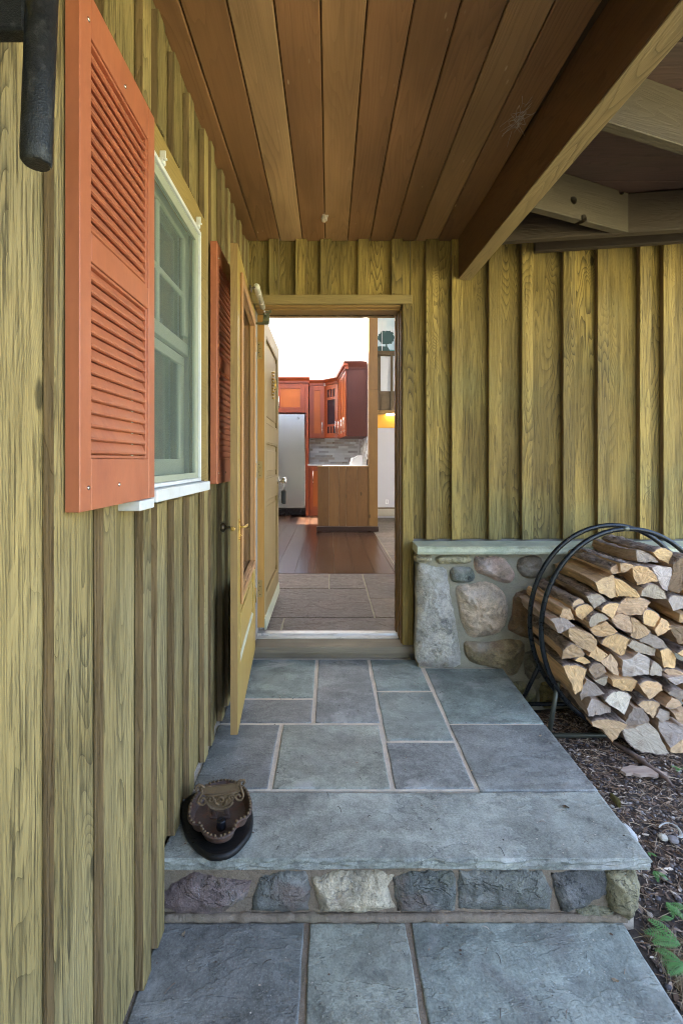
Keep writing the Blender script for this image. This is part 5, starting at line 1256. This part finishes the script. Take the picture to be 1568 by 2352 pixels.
def crown(root, x0, x1, Y, z0, depth, dent=True, name='crown'):
    mb = MB()
    mb.box(x0 - .01, x1 + .01, Y - .022, Y + depth, z0, z0 + .05, b=.002)
    mb.prism([(Y - .022, z0 + .0505), (Y - .06, z0 + .10), (Y - .06, z0 + .118), (Y + depth, z0 + .118), (Y + depth, z0 + .0505)], 'X', x0 - .04, x1 + .02)
    if dent:
        k = x0
        while k < x1: mb.box(k, k + .012, Y - .031, Y - .0225, z0 + .015, z0 + .045); k += .024
    o = mb.build('crown_moulding', M['cherry']); o.parent = root
zc = lambda y_: (1100 + y_ / 2.94) / 1.5944
CG = 'reddish kitchen cabinets'
# over the fridge
CY = 9.28
c1 = empty('wall_cabinet', (0, 0, 0), 'wide orange cherry cabinet above the refrigerator', 'cabinet', CG)
x0, x1 = -1.25, XU((1000 + 380 / 2.94) / 1.5944, CY); zb, zt = ZV(zc(1205), CY), ZV(zc(893), CY)
mb = MB(); mb.box(x0, x1, CY + .001, 9.89, zb - .01, zt); o = mb.build('carcass', M['cherry']); o.parent = c1
xd = XU((1000 + 346 / 2.94) / 1.5944, CY)
shaker(c1, xd - .60, xd - .005, zb, zt - .01, CY, .10, (xd - .60 + .07, zb + .08, zb + .32)); shaker(c1, xd - 1.205, xd - .605, zb, zt - .01, CY, .10)
crown(c1, x0, x1, CY, zt, .5)
mb = MB(); mb.box(fx1 + .012, x1 - .0, CY - .001, 9.885, KF + .005, zb - .012, b=.002); o = mb.build('side_panel', M['cherry']); o.parent = c1
# tall narrow one
CY2 = 9.42
c2 = empty('wall_cabinet', (0, 0, 0), 'narrow single door cherry cabinet between fridge and glass corner cabinet', 'cabinet', CG)
x0, x1 = XU((1000 + 385 / 2.94) / 1.5944, CY2) + .01, XU((1000 + 555 / 2.94) / 1.5944, CY2); zb, zt = ZV(zc(1485), CY2), ZV(zc(920), CY2)
mb = MB(); mb.box(x0, x1, CY2 + .001, 9.89, zb, zt); o = mb.build('carcass', M['cherry']); o.parent = c2
shaker(c2, x0 + .005, x1 - .005, zb + .01, zt - .01, CY2, .09, (x1 - .05, zb + .07, zb + .33))
crown(c2, x0, x1 - .03, CY2, zt, .4)
# diagonal corner with glass
pA = Vector((x1 + .004, CY2)); pB = Vector((XU(777.5, 9.10), 9.10))
c3 = empty('corner_cabinet', (pA.x, pA.y, 0), 'diagonal corner cabinet with dark glass door and small lattice panes', 'cabinet', CG, rz=math.atan2(pB.y - pA.y, pB.x - pA.x))
Lc = (pB - pA).length
mb = MB(); mb.box(0, Lc, .001, .25, zb, zt); o = mb.build('carcass', M['cherry']); o.parent = c3
shaker(c3, .005, Lc - .005, zb + .01, zt - .01, 0, .085, (Lc - .04, zb + .07, zb + .33), True)
crown(c3, .03, Lc - .02, 0, zt, .2)
# run along the partition, end panel towards the door
pC = Vector((XU(796, 7.9), 7.9)); pB2 = pB + Vector((.006, -.01))
c4 = empty('wall_cabinet', (pB2.x, pB2.y, 0), 'run of cherry cabinets with dark brown end panel facing the doorway', 'cabinet', CG, rz=math.atan2(pC.y - pB2.y, pC.x - pB2.x))
L4 = (pC - pB2).length; zb4, zt4 = ZV(1002, 7.9), ZV(zc(742), 7.9)
W4 = .655 - pC.x
nD = 3
for k in range(nD):
    a_, b_ = L4 * k / nD + .006, L4 * (k + 1) / nD - .006
    shaker(c4, a_, b_, zb4 + .01, zt4 - .01, 0, .06, (b_ - .04, zb4 + .07, zb4 + .33))
mb = MB()
lp = [(pB2.x + .002, pB2.y), (.655, pB2.y), (.655, 7.9), (pC.x + .002, 7.9)]
mw = c4.matrix_basis.inverted()
mb.prism([tuple((mw @ Vector((p[0] + .002, p[1], 0)))[:2]) for p in lp], 'Z', zb4, zt4 + .1, mi=0); o = mb.build('carcass', M['cherry_dark']); o.parent = c4
mb = MB(); a_ = mw @ Vector((pC.x, 7.896, 0)); 
pts_ = [Vector((pC.x + .004, 7.896, 0)), Vector((.653, 7.896, 0))]
def c4quad(z0, z1, out0, out1):
    P0, P1 = pts_
    vs = []
    for (p, z, o_) in ((P0, z0, out0), (P1, z0, out0), (P1, z1, out1), (P0, z1, out1)):
        q = mw @ Vector((p.x - (o_ if p is P0 else 0), p.y - o_, 0)); vs.append(mb.bm.verts.new((q.x, q.y, z)))
    mb.bm.faces.new(vs)
c4quad(zt4, zt4 + .04, .015, .02); c4quad(zt4 + .04, zt4 + .115, .02, .055); c4quad(zt4 + .115, zt4 + .13, .055, .055)
o = mb.build('end_cornice', M['cherry_dark']); o.parent = c4
mb = MB()
mb.box(-.05, L4 + .03, -.03, .02, zt4 + .0, zt4 + .05, b=.002); mb.box(-.05, L4 + .05, -.06, .02, zt4 + .0505, zt4 + .125, b=.01)
o = mb.build('crown_moulding', M['cherry']); o.parent = c4
# base cabinet and counter
c5 = empty('base_cabinet', (0, 0, 0), 'reddish base cabinet under the grey stone counter', 'cabinet', CG)
BY = 9.30; x0 = XU(709, BY); zt5 = ZV(1070, BY)
mb = MB(); mb.box(x0, .64, BY + .001, 9.89, KF + .005, zt5 - .002); o = mb.build('carcass', M['cherry']); o.parent = c5
shaker(c5, x0 + .02, x0 + .42, KF + .12, zt5 - .03, BY, .07, (x0 + .09, zt5 - .36, zt5 - .1)); shaker(c5, x0 + .43, .62, KF + .12, zt5 - .03, BY, .07)
mb = MB(); mb.box(x0 - .02, .642, BY - .03, 9.885, zt5, zt5 + .04, b=.004)
o = mb.build('countertop', plain('speckled_grey_counter', (.42, .42, .40), .25, var=.35, scale=60)); o.parent = c5
# tiled backsplash: staggered ledger stone
g = NG('ledger_tile'); co = g.x.outputs['Object']
def bricktex(coord):
    bt = g.n('ShaderNodeTexBrick'); g.put(bt.inputs['Vector'], coord); bt.inputs['Scale'].default_value = 1.; bt.inputs['Brick Width'].default_value = .21
    bt.inputs['Row Height'].default_value = .048; bt.inputs['Mortar Size'].default_value = .0012; bt.offset = .37; bt.squash = .6; bt.squash_frequency = 3
    bt.inputs['Color1'].default_value = (0, 0, 0, 1); bt.inputs['Color2'].default_value = (1, 1, 1, 1); bt.inputs['Mortar'].default_value = (.3, .3, .3, 1)
    return bt.outputs[0]
sw = g.n('ShaderNodeSeparateXYZ'); g.put(sw.inputs[0], co); cb = g.n('ShaderNodeCombineXYZ'); g.put(cb.inputs[0], g.math('ADD', sw.outputs[0], sw.outputs[1])); g.put(cb.inputs[1], sw.outputs[2])
bt = bricktex(cb.outputs[0])
cr = g.n('ShaderNodeValToRGB'); g.put(cr.inputs[0], bt); e = cr.color_ramp.elements
e[0].color = (.75, .78, .76, 1); e[1].color = (.26, .21, .16, 1); e[1].position = 1
for p_, c_ in ((.3, (.62, .65, .63, 1)), (.5, (.80, .82, .80, 1)), (.68, (.36, .36, .34, 1)), (.85, (.58, .52, .42, 1))):
    k = e.new(p_); k.color = c_
M['tile'] = g.out(g.mix(g.ramp(g.noise(co, 14, 4), .3, .7, 0, .4), cr.outputs[0], (.6, .62, .6)), .4, g.bump(bt, .4, .004))
mb = MB(); mb.box(XU(708, 9.88), .64, 9.885, 9.897, zt5 + .042, zb - .002); mb.box(.648, .657, 7.92, 9.88, zt5 + .04, zb4 - .002)
structure(mb.build('tiled_backsplash_wall', M['tile']))

# living side beyond the post
LYv = 8.95
wallbox('living_room_wall', M['grey_wall'], (.82, 3.19, LYv, LYv + .1, KF, ZV(983, LYv)))
def LB(name, mat, u0, u1, v0, v1, dy0, dy1, parent, b=.003):
    mb = MB(); mb.box(XU(u0, LYv), XU(u1, LYv), LYv + dy0, LYv + dy1, ZV(v1, LYv), ZV(v0, LYv), b=b); o = mb.build(name, mat)
    if parent: child(o, parent)
    return o
tag(LB('wainscot', M['lamp_glow_wood'], 856, 960, 952, 983, -.02, .03, None), 'lamp lit yellow pine boards under the loft', 'wainscot')
loft = empty('loft_railing', (1.1, LYv, 2.6), 'brown timber loft railing with white panels right of the post', 'railing')
LB('top_rail', M['loft_wood'], 856, 960, 808.5, 819, -.10, -.03, loft); LB('white_panel', M['screen_white'], 858, 958, 819.5, 899, -.06, -.05, loft, 0)
LB('stile', M['loft_wood'], 864, 872.5, 819.5, 900, -.09, -.061, loft); LB('stile', M['loft_wood'], 894.5, 900.5, 812, 946, -.12, -.101, loft)
LB('skirt_beam', M['loft_wood'], 856, 960, 900, 952, -.09, -.03, loft)
LB('skirt_panel', M['loft_wood'], 874, 893, 908, 925, -.100, -.091, loft); LB('skirt_panel', M['loft_wood'], 874, 893, 926.5, 942, -.100, -.091, loft)
LB('lower_rail', M['jamb_x'], 856, 960, 944, 951.5, -.125, -.095, loft)
lamp = LB('strip_light', None or M['white_paint'], 886, 912, 951.8, 954, -.10, -.05, None, 0)
g = NG('lit_strip'); g.b.inputs['Emission Color'].default_value = (1, .8, .45, 1); g.b.inputs['Emission Strength'].default_value = 2.2
lamp.data.materials[0] = g.out((.9, .8, .5), .5); tag(lamp, 'lit strip light under the loft above the yellow boards', 'light')
# scenic picture above the loft
g = NG('pale_sky_picture'); co = g.x.outputs['Object']; sw = g.n('ShaderNodeSeparateXYZ'); g.put(sw.inputs[0], co)
g.put(g.b.inputs['Base Color'], g.mix(g.ramp(g.noise(co, 2, 3), .4, .65), (.50, .68, .78), (.80, .86, .88)))
M['pic_sky'] = g.m
pic = empty('scenic_picture', (1.1, LYv, 3.8), 'blue picture of a dark round tree by the water above the loft', 'picture')
LB('canvas', M['pic_sky'], 856, 955, 722, 806.5, -.02, .02, pic, 0)
LB('frame', M['loft_wood'], 856, 955, 806.6, 808.4, -.03, .02, pic, 0)
M['pic_tree'] = plain('picture_tree_green', (.045, .10, .105), .7, var=.3, scale=20)
M['pic_teal'] = plain('picture_teal', (.10, .36, .40), .6); M['pic_white'] = plain('picture_white', (.8, .82, .85), .6)
mb = MB(); tr_ = random.Random(9)
Z3 = lambda x_, y_: ((850 + x_ / 2.412) / 1.5944, (1000 + y_ / 2.412) / 1.5944)
def flat(pts, dy):
    vs = [mb.bm.verts.new(P(*Z3(*p), LYv) + Vector((0, dy, 0))) for p in pts]; mb.bm.faces.new(vs)
ou = []
for i in range(40):
    a_ = i * 2 * math.pi / 40; r_ = 1 + tr_.uniform(-.1, .12); ou.append((1358 + 72 * math.cos(a_) * r_, 575 + (62 if math.sin(a_) > 0 else 66) * math.sin(a_) * r_))
ou = [(max(p[0], 1262), min(p[1], 630)) for p in ou]
def fp(pts, dy, sc=1):
    vs = []
    for p in pts:
        q = P(*Z3(*p), LYv); vs.append(mb.bm.verts.new((q.x, LYv + dy, q.z)))
    mb.bm.faces.new(vs)
fp(ou, -.024); fp([(1355, 625), (1364, 625), (1368, 660), (1352, 660)], -.023)
fp([(1262, 655), (1300, 648), (1370, 652), (1392, 690), (1390, 705), (1262, 705)], -.0245)
child(mb.build('painted_tree', M['pic_tree'], fix=False), pic)
mb = MB(); fp([(1262, 686), (1400, 680), (1460, 686), (1460, 706), (1262, 706)], -.0235); child(mb.build('painted_water', M['pic_teal'], fix=False), pic)
mb = MB(); fp([(1321, 430), (1325, 430), (1324, 706), (1319, 706)], -.026); fp([(1351, 500), (1353, 500), (1353, 525), (1350, 525)], -.026); child(mb.build('painted_pole', M['pic_white'], fix=False), pic)
# heater and outlet
ht = empty('baseboard_heater', (1.2, LYv, .2), 'cream baseboard heater along the pale living room wall', 'heater')
LB('cover', plain('cream_enamel_heater', (.36, .33, .26), .4), 867, 960, 1168, 1184, -.07, -.002, ht); LB('grille', M['loft_wood'], 867, 960, 1165, 1168, -.06, -.002, ht, 0)
ol = empty('wall_outlet', (1.1, LYv, .5), 'small white outlet low on the pale living room wall', 'outlet')
LB('plate', M['white_paint'], (850 + 1256 / 2.24) / 1.5944, (850 + 1278 / 2.24) / 1.5944, (1600 + 515 / 2.24) / 1.5944, (1600 + 550 / 2.24) / 1.5944, -.008, -.001, ol, .002)
LB('socket', M['grey_wall'], (850 + 1262 / 2.24) / 1.5944, (850 + 1272 / 2.24) / 1.5944, (1600 + 519 / 2.24) / 1.5944, (1600 + 545 / 2.24) / 1.5944, -.0105, -.0082, ol, .001)

# unseen leafy blocker, added behind the viewer so light comes from the right
g = NG('blocker_leaf_green'); M['leafy_light_blocker'] = g.out(g.mix(g.noise(g.x.outputs['Object'], 6, 4, .7), (.03, .06, .015), (.11, .16, .045)), .7)
hr = random.Random(4); bm = bmesh.new()
for _ in range(7000):
    x = hr.uniform(-5, 2.2); y = -4.2 + hr.gauss(0, .28); z = hr.uniform(-.25, 2.9 + .5 * frac((x * .8, 0, 2)))
    a = Vector((hr.gauss(0, 1), hr.gauss(0, 1), hr.gauss(0, 1))).normalized() * .09; b = a.orthogonal().normalized() * .05
    c = Vector((x, y, z)); bm.faces.new([bm.verts.new(c - a), bm.verts.new(c + b), bm.verts.new(c + a), bm.verts.new(c - b)])
me = bpy.data.meshes.new('leafy_light_blocker'); bm.to_mesh(me); bm.free(); me.materials.append(M['leafy_light_blocker'])
o = bpy.data.objects.new('leafy_light_blocker', me); COL.objects.link(o); tag(o, 'tall dark green leaf screen added behind the viewer to block light', 'leafy_light_blocker')

# ================================================================ GARDEN LITTER, PLANTS
GR = random.Random(11)
def gz(x, y): return -.245 + .020 * frac((x * 3, y * 3, 0)) + .012 * frac((x * 11, y * 11, 3)) + .008 * frac((x * 25, y * 25, 8))
def spot():
    while True:
        x = GR.uniform(.94, 2.7); y = GR.uniform(.6, 2.68)
        if y > 1.40 and x < 1.0: continue
        if x / y * F + CU > 1700: continue
        return x, y
def scatter(name, count, mat, fn, label=None):
    bm = bmesh.new()
    for _ in range(count): fn(bm, *spot())
    me = bpy.data.meshes.new(name); bm.to_mesh(me); bm.free(); me.materials.append(mat)
    o = bpy.data.objects.new(name, me); COL.objects.link(o); o['kind'] = 'stuff'; return o
def f_peb(bm, x, y, r0=.003, r1=.010):
    r_ = r0 + (r1 - r0) * GR.random() ** 2.2
    k = bmesh.ops.create_icosphere(bm, subdivisions=1, radius=1, matrix=Matrix.Translation((x, y, gz(x, y) + r_ * .25)) @ Matrix.Rotation(GR.random() * 6, 4, 'Z') @ Matrix.Diagonal((r_ * GR.uniform(.9, 1.5), r_, r_ * GR.uniform(.5, .8), 1)))
    for v in k['verts']:
        for f in v.link_faces: f.smooth = True
g = NG('garden_pebbles'); ri = g.island()
cr = g.n('ShaderNodeValToRGB'); g.put(cr.inputs[0], ri); e = cr.color_ramp.elements
e[0].color = (.07, .065, .07, 1); e[1].color = (.60, .56, .50, 1)
for p_, c_ in ((.35, (.10, .09, .095, 1)), (.6, (.17, .14, .12, 1)), (.85, (.22, .19, .17, 1)), (.95, (.34, .32, .30, 1))): k = e.new(p_); k.color = c_
pebm = g.out(g.hsv(cr.outputs[0], val=g.math('ADD', .7, g.math('MULTIPLY', g.noise(g.x.outputs['Object'], 90, 3), .6))), .7)
scatter('gravel', 3600, pebm, f_peb)
def f_chip(bm, x, y):
    L = GR.uniform(.008, .035); wd = L * GR.uniform(.12, .4); z = gz(x, y) + .004
    Mx = Matrix.Translation((x, y, z)) @ Matrix.Rotation(GR.random() * 6.3, 4, 'Z') @ Matrix.Rotation(GR.uniform(-.35, .35), 4, 'X') @ Matrix.Rotation(GR.uniform(-.3, .3), 4, 'Y')
    pts = [(-L / 2, 0), (-L * .3, -wd / 2), (L * .3, -wd * .4), (L / 2, 0), (L * .25, wd / 2), (-L * .25, wd * .45)]
    A = [bm.verts.new(Mx @ Vector((a, b, 0))) for a, b in pts]; B = [bm.verts.new(Mx @ Vector((a, b, .0018))) for a, b in pts]
    bm.faces.new(A[::-1]); bm.faces.new(B)
    for k in range(6): bm.faces.new((A[k], A[(k + 1) % 6], B[(k + 1) % 6], B[k]))
g = NG('bark_litter'); ri = g.island()
cr = g.n('ShaderNodeValToRGB'); g.put(cr.inputs[0], ri); e = cr.color_ramp.elements
e[0].color = (.04, .03, .022, 1); e[1].color = (.72, .64, .52, 1)
for p_, c_ in ((.45, (.08, .052, .037, 1)), (.72, (.19, .125, .085, 1)), (.88, (.36, .28, .21, 1))): k = e.new(p_); k.color = c_
chipm = g.out(cr.outputs[0], .85)
scatter('mulch', 4200, chipm, f_chip)
NL = 1.
def f_needle(bm, x, y):
    L = GR.uniform(.02, .085) * NL; a = GR.random() * 6.3; z = gz(x, y) + .004; rr_ = GR.uniform(.0004, .0011)
    bend = GR.uniform(-.3, .3); pts = []
    for i in range(5):
        t = i / 4 - .5; aa = a + bend * t
        pts.append(Vector((x + L * t * math.cos(aa), y + L * t * math.sin(aa), z + .006 * (1 - 4 * t * t) + GR.uniform(0, .002))))
    rings = []
    for p in pts:
        nx_, ny_ = -math.sin(a) * rr_, math.cos(a) * rr_
        rings.append([bm.verts.new(p + Vector((nx_, ny_, 0))), bm.verts.new(p + Vector((-nx_, -ny_, 0))), bm.verts.new(p + Vector((0, 0, rr_ * 1.6)))])
    for A, B in zip(rings, rings[1:]):
        for k in range(3): bm.faces.new((A[k], A[(k + 1) % 3], B[(k + 1) % 3], B[k]))
g = NG('dry_needles'); ri = g.island()
cr = g.n('ShaderNodeValToRGB'); g.put(cr.inputs[0], ri); e = cr.color_ramp.elements
e[0].color = (.10, .06, .035, 1); e[1].color = (.50, .40, .28, 1); k = e.new(.6); k.color = (.26, .17, .10, 1)
scatter('dry_needles', 2600, g.out(cr.outputs[0], .8), f_needle)
# thatch of dead grass by the lower step
bm = bmesh.new(); _s = spot
def thatch():
    for _ in range(900):
        x = .96 + abs(GR.gauss(0, .12)); y = GR.uniform(.75, 1.42); f_needle(bm, x, y)
thatch(); me = bpy.data.meshes.new('dead_grass'); bm.to_mesh(me); bm.free(); g = NG('straw'); me.materials.append(g.out((.30, .25, .15), .8))
o = bpy.data.objects.new('dead_grass', me); COL.objects.link(o); o['kind'] = 'stuff'

# stick, bark piece, stones, shell curl
mb = MB(); pa = GND(1378, 1690, -.225); pts = []
wp = [(1378, 1690), (1430, 1718), (1470, 1745), (1500, 1768), (1528, 1790), (1545, 1805)]
for i, (u, v) in enumerate(wp): q = GND(u, v, -.222); pts.append(q + Vector((.004 * math.sin(i * 2), 0, .002 * math.cos(i * 3))))
mb.tube(pts, [.009, .012, .013, .012, .010, .005], 10)
g = NG('stick_bark'); st_ = g.noise(g.vmath('MULTIPLY', g.x.outputs['Object'], (40, 40, 40)), 1, 4)
M['stick'] = g.out(g.mix(st_, (.05, .032, .025), (.26, .19, .15)), .85, g.bump(st_, .8, .004))
tag(mb.build('fallen_stick', M['stick']), 'long brown stick lying on the soil below the firewood', 'stick')
bk = [GND(*p, -.226) for p in [(1424, 1773), (1429, 1766), (1441, 1764), (1446, 1761), (1466, 1764), (1480, 1763), (1494, 1769), (1512, 1770), (1517, 1775), (1530, 1779), (1514, 1781), (1505, 1785), (1488, 1782), (1470, 1784), (1452, 1779), (1437, 1781)]]
mb = MB(); mb.prism([(p.x, p.y) for p in subdiv([(q.x, q.y) for q in bk], .01) and [Vector((a, b, 0)) for a, b in subdiv([(q.x, q.y) for q in bk], .012)]], 'Z', -.230, -.217)
g = NG('pale_bark_chip'); st_ = g.noise(g.vmath('MULTIPLY', g.x.outputs['Object'], (12, 70, 20)), 1, 4, .6)
tag(mb.build('bark_piece', g.out(g.mix(st_, (.22, .14, .10), (.52, .42, .33)), .85, g.bump(st_, .8, .005))), 'flat pale bark slab lying on the soil right of the landing', 'bark')
def stone_at(u, v, r_, c, label, z=-.228, sq=(1.1, 1, .6)):
    q = GND(u, v, z); o = blob('garden_stone', (q.x, q.y, z + r_ * .2), r_, M['pebble'], label, 'stone', amp=.2, sq=sq); o.color = (*c, 1)
stone_at(1545, 1930, .017, (.26, .24, .23), 'smooth round grey pebble on the soil near the right frame edge')
stone_at(1522, 1925, .015, (.55, .52, .42), 'angular cream coloured stone beside the smooth grey pebble')
stone_at(1446, 1912, .016, (.62, .64, .62), 'white lichen covered stone touching the landing edge', sq=(.8, 2.6, .35))
o = blob('moss_clump', tuple(GND(1413, 1838, -.225)), .017, plain('golden_moss', (.14, .11, .02), .95, var=.5, scale=60, bumpk=1., dist=.01), 'ochre green moss clump on the soil by the landing edge', 'moss', sq=(.8, 1.8, .6), amp=.6)
mb = MB(); q = GND(1535, 1905, -.21)
pts = [(q.x + .034 * math.cos(a_), q.y + .03 * math.sin(a_), q.z + .006 * math.sin(a_ * 2)) for a_ in [2.6 - i * .28 for i in range(15)]]
for i in range(14):
    A, B = Vector(pts[i]), Vector(pts[i + 1]); h0, h1 = .004 + .0009 * i, .004 + .0009 * (i + 1)
    vs = [mb.bm.verts.new(A), mb.bm.verts.new(B), mb.bm.verts.new(B + Vector((.002, -h1, h1 * .5))), mb.bm.verts.new(A + Vector((.002, -h0, h0 * .5)))]; mb.bm.faces.new(vs)
bmesh.ops.remove_doubles(mb.bm, verts=mb.bm.verts[:], dist=.0005)
bmesh.ops.solidify(mb.bm, geom=mb.bm.faces[:], thickness=.0015)
tag(mb.build('white_peel', M['white_paint']), 'curled white birch peel on the soil at the right frame edge', 'peel')

# ferns
g = NG('fern_green'); M['fern'] = g.out(g.mix(g.noise(g.x.outputs['Object'], 30, 2), (.05, .16, .04), (.13, .30, .07)), .55)
g.b.inputs['Subsurface Weight'].default_value = 0
def frond(bm, p, a, L, curl=.5, wd=.45):
    n = 14; prev = None
    for i in range(n):
        t = i / (n - 1); r_ = L * t
        c = p + Vector((math.cos(a) * r_ * .9, math.sin(a) * r_ * .9, L * (.55 * t - curl * t * t)))
        s_ = L * wd * .5 * math.sin(math.pi * min(1, .18 + .82 * (1 - t))) * (1 - t * .55)
        d = Vector((math.cos(a), math.sin(a), 0)); sd_ = Vector((-math.sin(a), math.cos(a), 0))
        if i:
            for sg in (-1, 1):
                tip = c + sd_ * sg * s_ + d * s_ * .45 + Vector((0, 0, -.12 * s_)); w_ = L * .026
                midp = (c + tip) / 2
                vs = [bm.verts.new(c - d * w_ * .3), bm.verts.new(midp - d * w_ * 1.05), bm.verts.new(tip), bm.verts.new(midp + d * w_ * 1.05), bm.verts.new(c + d * w_ * .3)]
                bm.faces.new(vs)
            w2 = .0008
            vs = [bm.verts.new(prev + sd_ * w2), bm.verts.new(prev - sd_ * w2), bm.verts.new(c - sd_ * w2 * .8), bm.verts.new(c + sd_ * w2 * .8)]; bm.faces.new(vs)
        prev = c
def fern(u, v, L, n, label, a0=None):
    q = GND(u, v, -.235); root = empty('fern', tuple(q), label, 'fern', 'small ferns beside the steps')
    r_ = random.Random(int(u))
    for k in range(n):
        bm = bmesh.new(); a = (a0 if a0 is not None else r_.random() * 6.3) + k * 2 * math.pi / max(n, 1) * (.25 if a0 is not None else 1)
        frond(bm, Vector((0, 0, 0)), a, L * r_.uniform(.8, 1.1), r_.uniform(.35, .6), .62)
        me = bpy.data.meshes.new('frond'); bm.to_mesh(me); bm.free(); me.materials.append(M['fern'])
        o = bpy.data.objects.new('frond', me); COL.objects.link(o); o.parent = root
fern(1500, 2000, .055, 2, 'single small bright green frond right of the upper step', a0=-1.9)
fern(1528, 2075, .075, 2, 'narrow green fern halfway down beside the riser', a0=-1.4)
fern(1562, 2170, .10, 3, 'largest fern at the lower right frame edge', a0=2.2)
fern(1570, 2215, .09, 3, 'low dark fern in the bottom right corner', a0=2.6)
fern(1560, 1765, .05, 3, 'tiny sprig at the right edge below the firewood')
fern(1545, 2110, .06, 3, 'fern sprig between the narrow fern and the largest fern')
fern(1487, 1958, .03, 2, 'tiny sprout beside the corner of the landing')

# bits of bark and needles blown onto the paving
bm = bmesh.new(); _gz = gz; NL = .42
for _ in range(150):
    up = GR.random() < .6
    x, y, zz = (GR.uniform(-.48, .97), GR.uniform(1.42, 2.78), .001) if up else (GR.uniform(-.5, .9), GR.uniform(.95, 1.42), LZ + .001)
    gz = lambda a_, b_, zz=zz: zz - .004
    if GR.random() < .45: f_needle(bm, x, y)
    else:
        L = GR.uniform(.002, .007); A = [bm.verts.new((x + L * math.cos(q) * GR.uniform(.5, 1), y + L * math.sin(q) * GR.uniform(.3, .9), zz + GR.uniform(0, .0015))) for q in (0, 1.3, 2.5, 3.8, 5.1)]
        bm.faces.new(A)
gz = _gz; NL = 1.
me = bpy.data.meshes.new('paving_debris'); bm.to_mesh(me); bm.free(); me.materials.append(chipm); o = bpy.data.objects.new('paving_debris', me); COL.objects.link(o); o['kind'] = 'stuff'

# leaf bits on the paving
M['leaf'] = plain('dry_leaf', (.42, .33, .22), .8, var=.3, scale=60)
def leaf(u, v, z, s_, a, label, mat=None):
    q = GND(u, v, z + .0035); mb = MB()
    pts = [(-1, 0, .1), (-.5, -.42, 0), (.1, -.5, .15), (.6, -.25, 0), (1, .1, .3), (.5, .4, .05), (-.2, .48, .22), (-.7, .25, .05)]
    Mx = Matrix.Translation(q) @ Matrix.Rotation(a, 4, 'Z') @ Matrix.Scale(s_, 4)
    vs = [mb.bm.verts.new(Mx @ Vector(p)) for p in pts]; c = mb.bm.verts.new(Mx @ Vector((0, 0, -.02)))
    for k in range(8): mb.bm.faces.new((vs[k], vs[(k + 1) % 8], c))
    bmesh.ops.solidify(mb.bm, geom=mb.bm.faces[:], thickness=.0006)
    return tag(mb.build('dry_leaf', mat or M['leaf']), label, 'leaf', 'dry leaf bits fallen on the paving')
leaf(1240, 1690, 0, .009, .5, 'tan leaf bit on the right hand upper slab nearest the firewood')
leaf(1298, 1853, 0, .013, 2.6, 'dark curled leaf on the right end of the wide step slab', plain('dark_leaf', (.10, .065, .04), .8))
leaf(422, 2145, LZ, .009, 1.2, 'pale leaf on the lower left slab')
leaf(1412, 2252, LZ, .010, -.4, 'pale leaf on the lower right slab')
leaf(1082, 1770, 0, .006, .2, 'small brown leaf bit beside the vertical joint in front of the firewood')
leaf(690, 2055, LZ, .004, .2, 'minute pale flake by the riser in the lower joint')
cr_ = random.Random(77); bm = bmesh.new()
M['crumb'] = plain('pale_crumbs', (.55, .50, .42), .8, var=.4, scale=200)
for _ in range(260):
    if cr_.random() < .7: x, y, z = cr_.uniform(-.48, .96), cr_.uniform(1.42, 2.78), .0006
    else: x, y, z = cr_.uniform(-.48, .88), cr_.uniform(.9, 1.42), LZ + .0006
    r_ = cr_.uniform(.0006, .0021)
    bmesh.ops.create_icosphere(bm, subdivisions=1, radius=r_, matrix=Matrix.Translation((x, y, z)) @ Matrix.Diagonal((cr_.uniform(1, 2), 1, .6, 1)))
me = bpy.data.meshes.new('crumbs'); bm.to_mesh(me); bm.free(); me.materials.append(M['crumb']); o = bpy.data.objects.new('crumbs', me); COL.objects.link(o); o['kind'] = 'stuff'
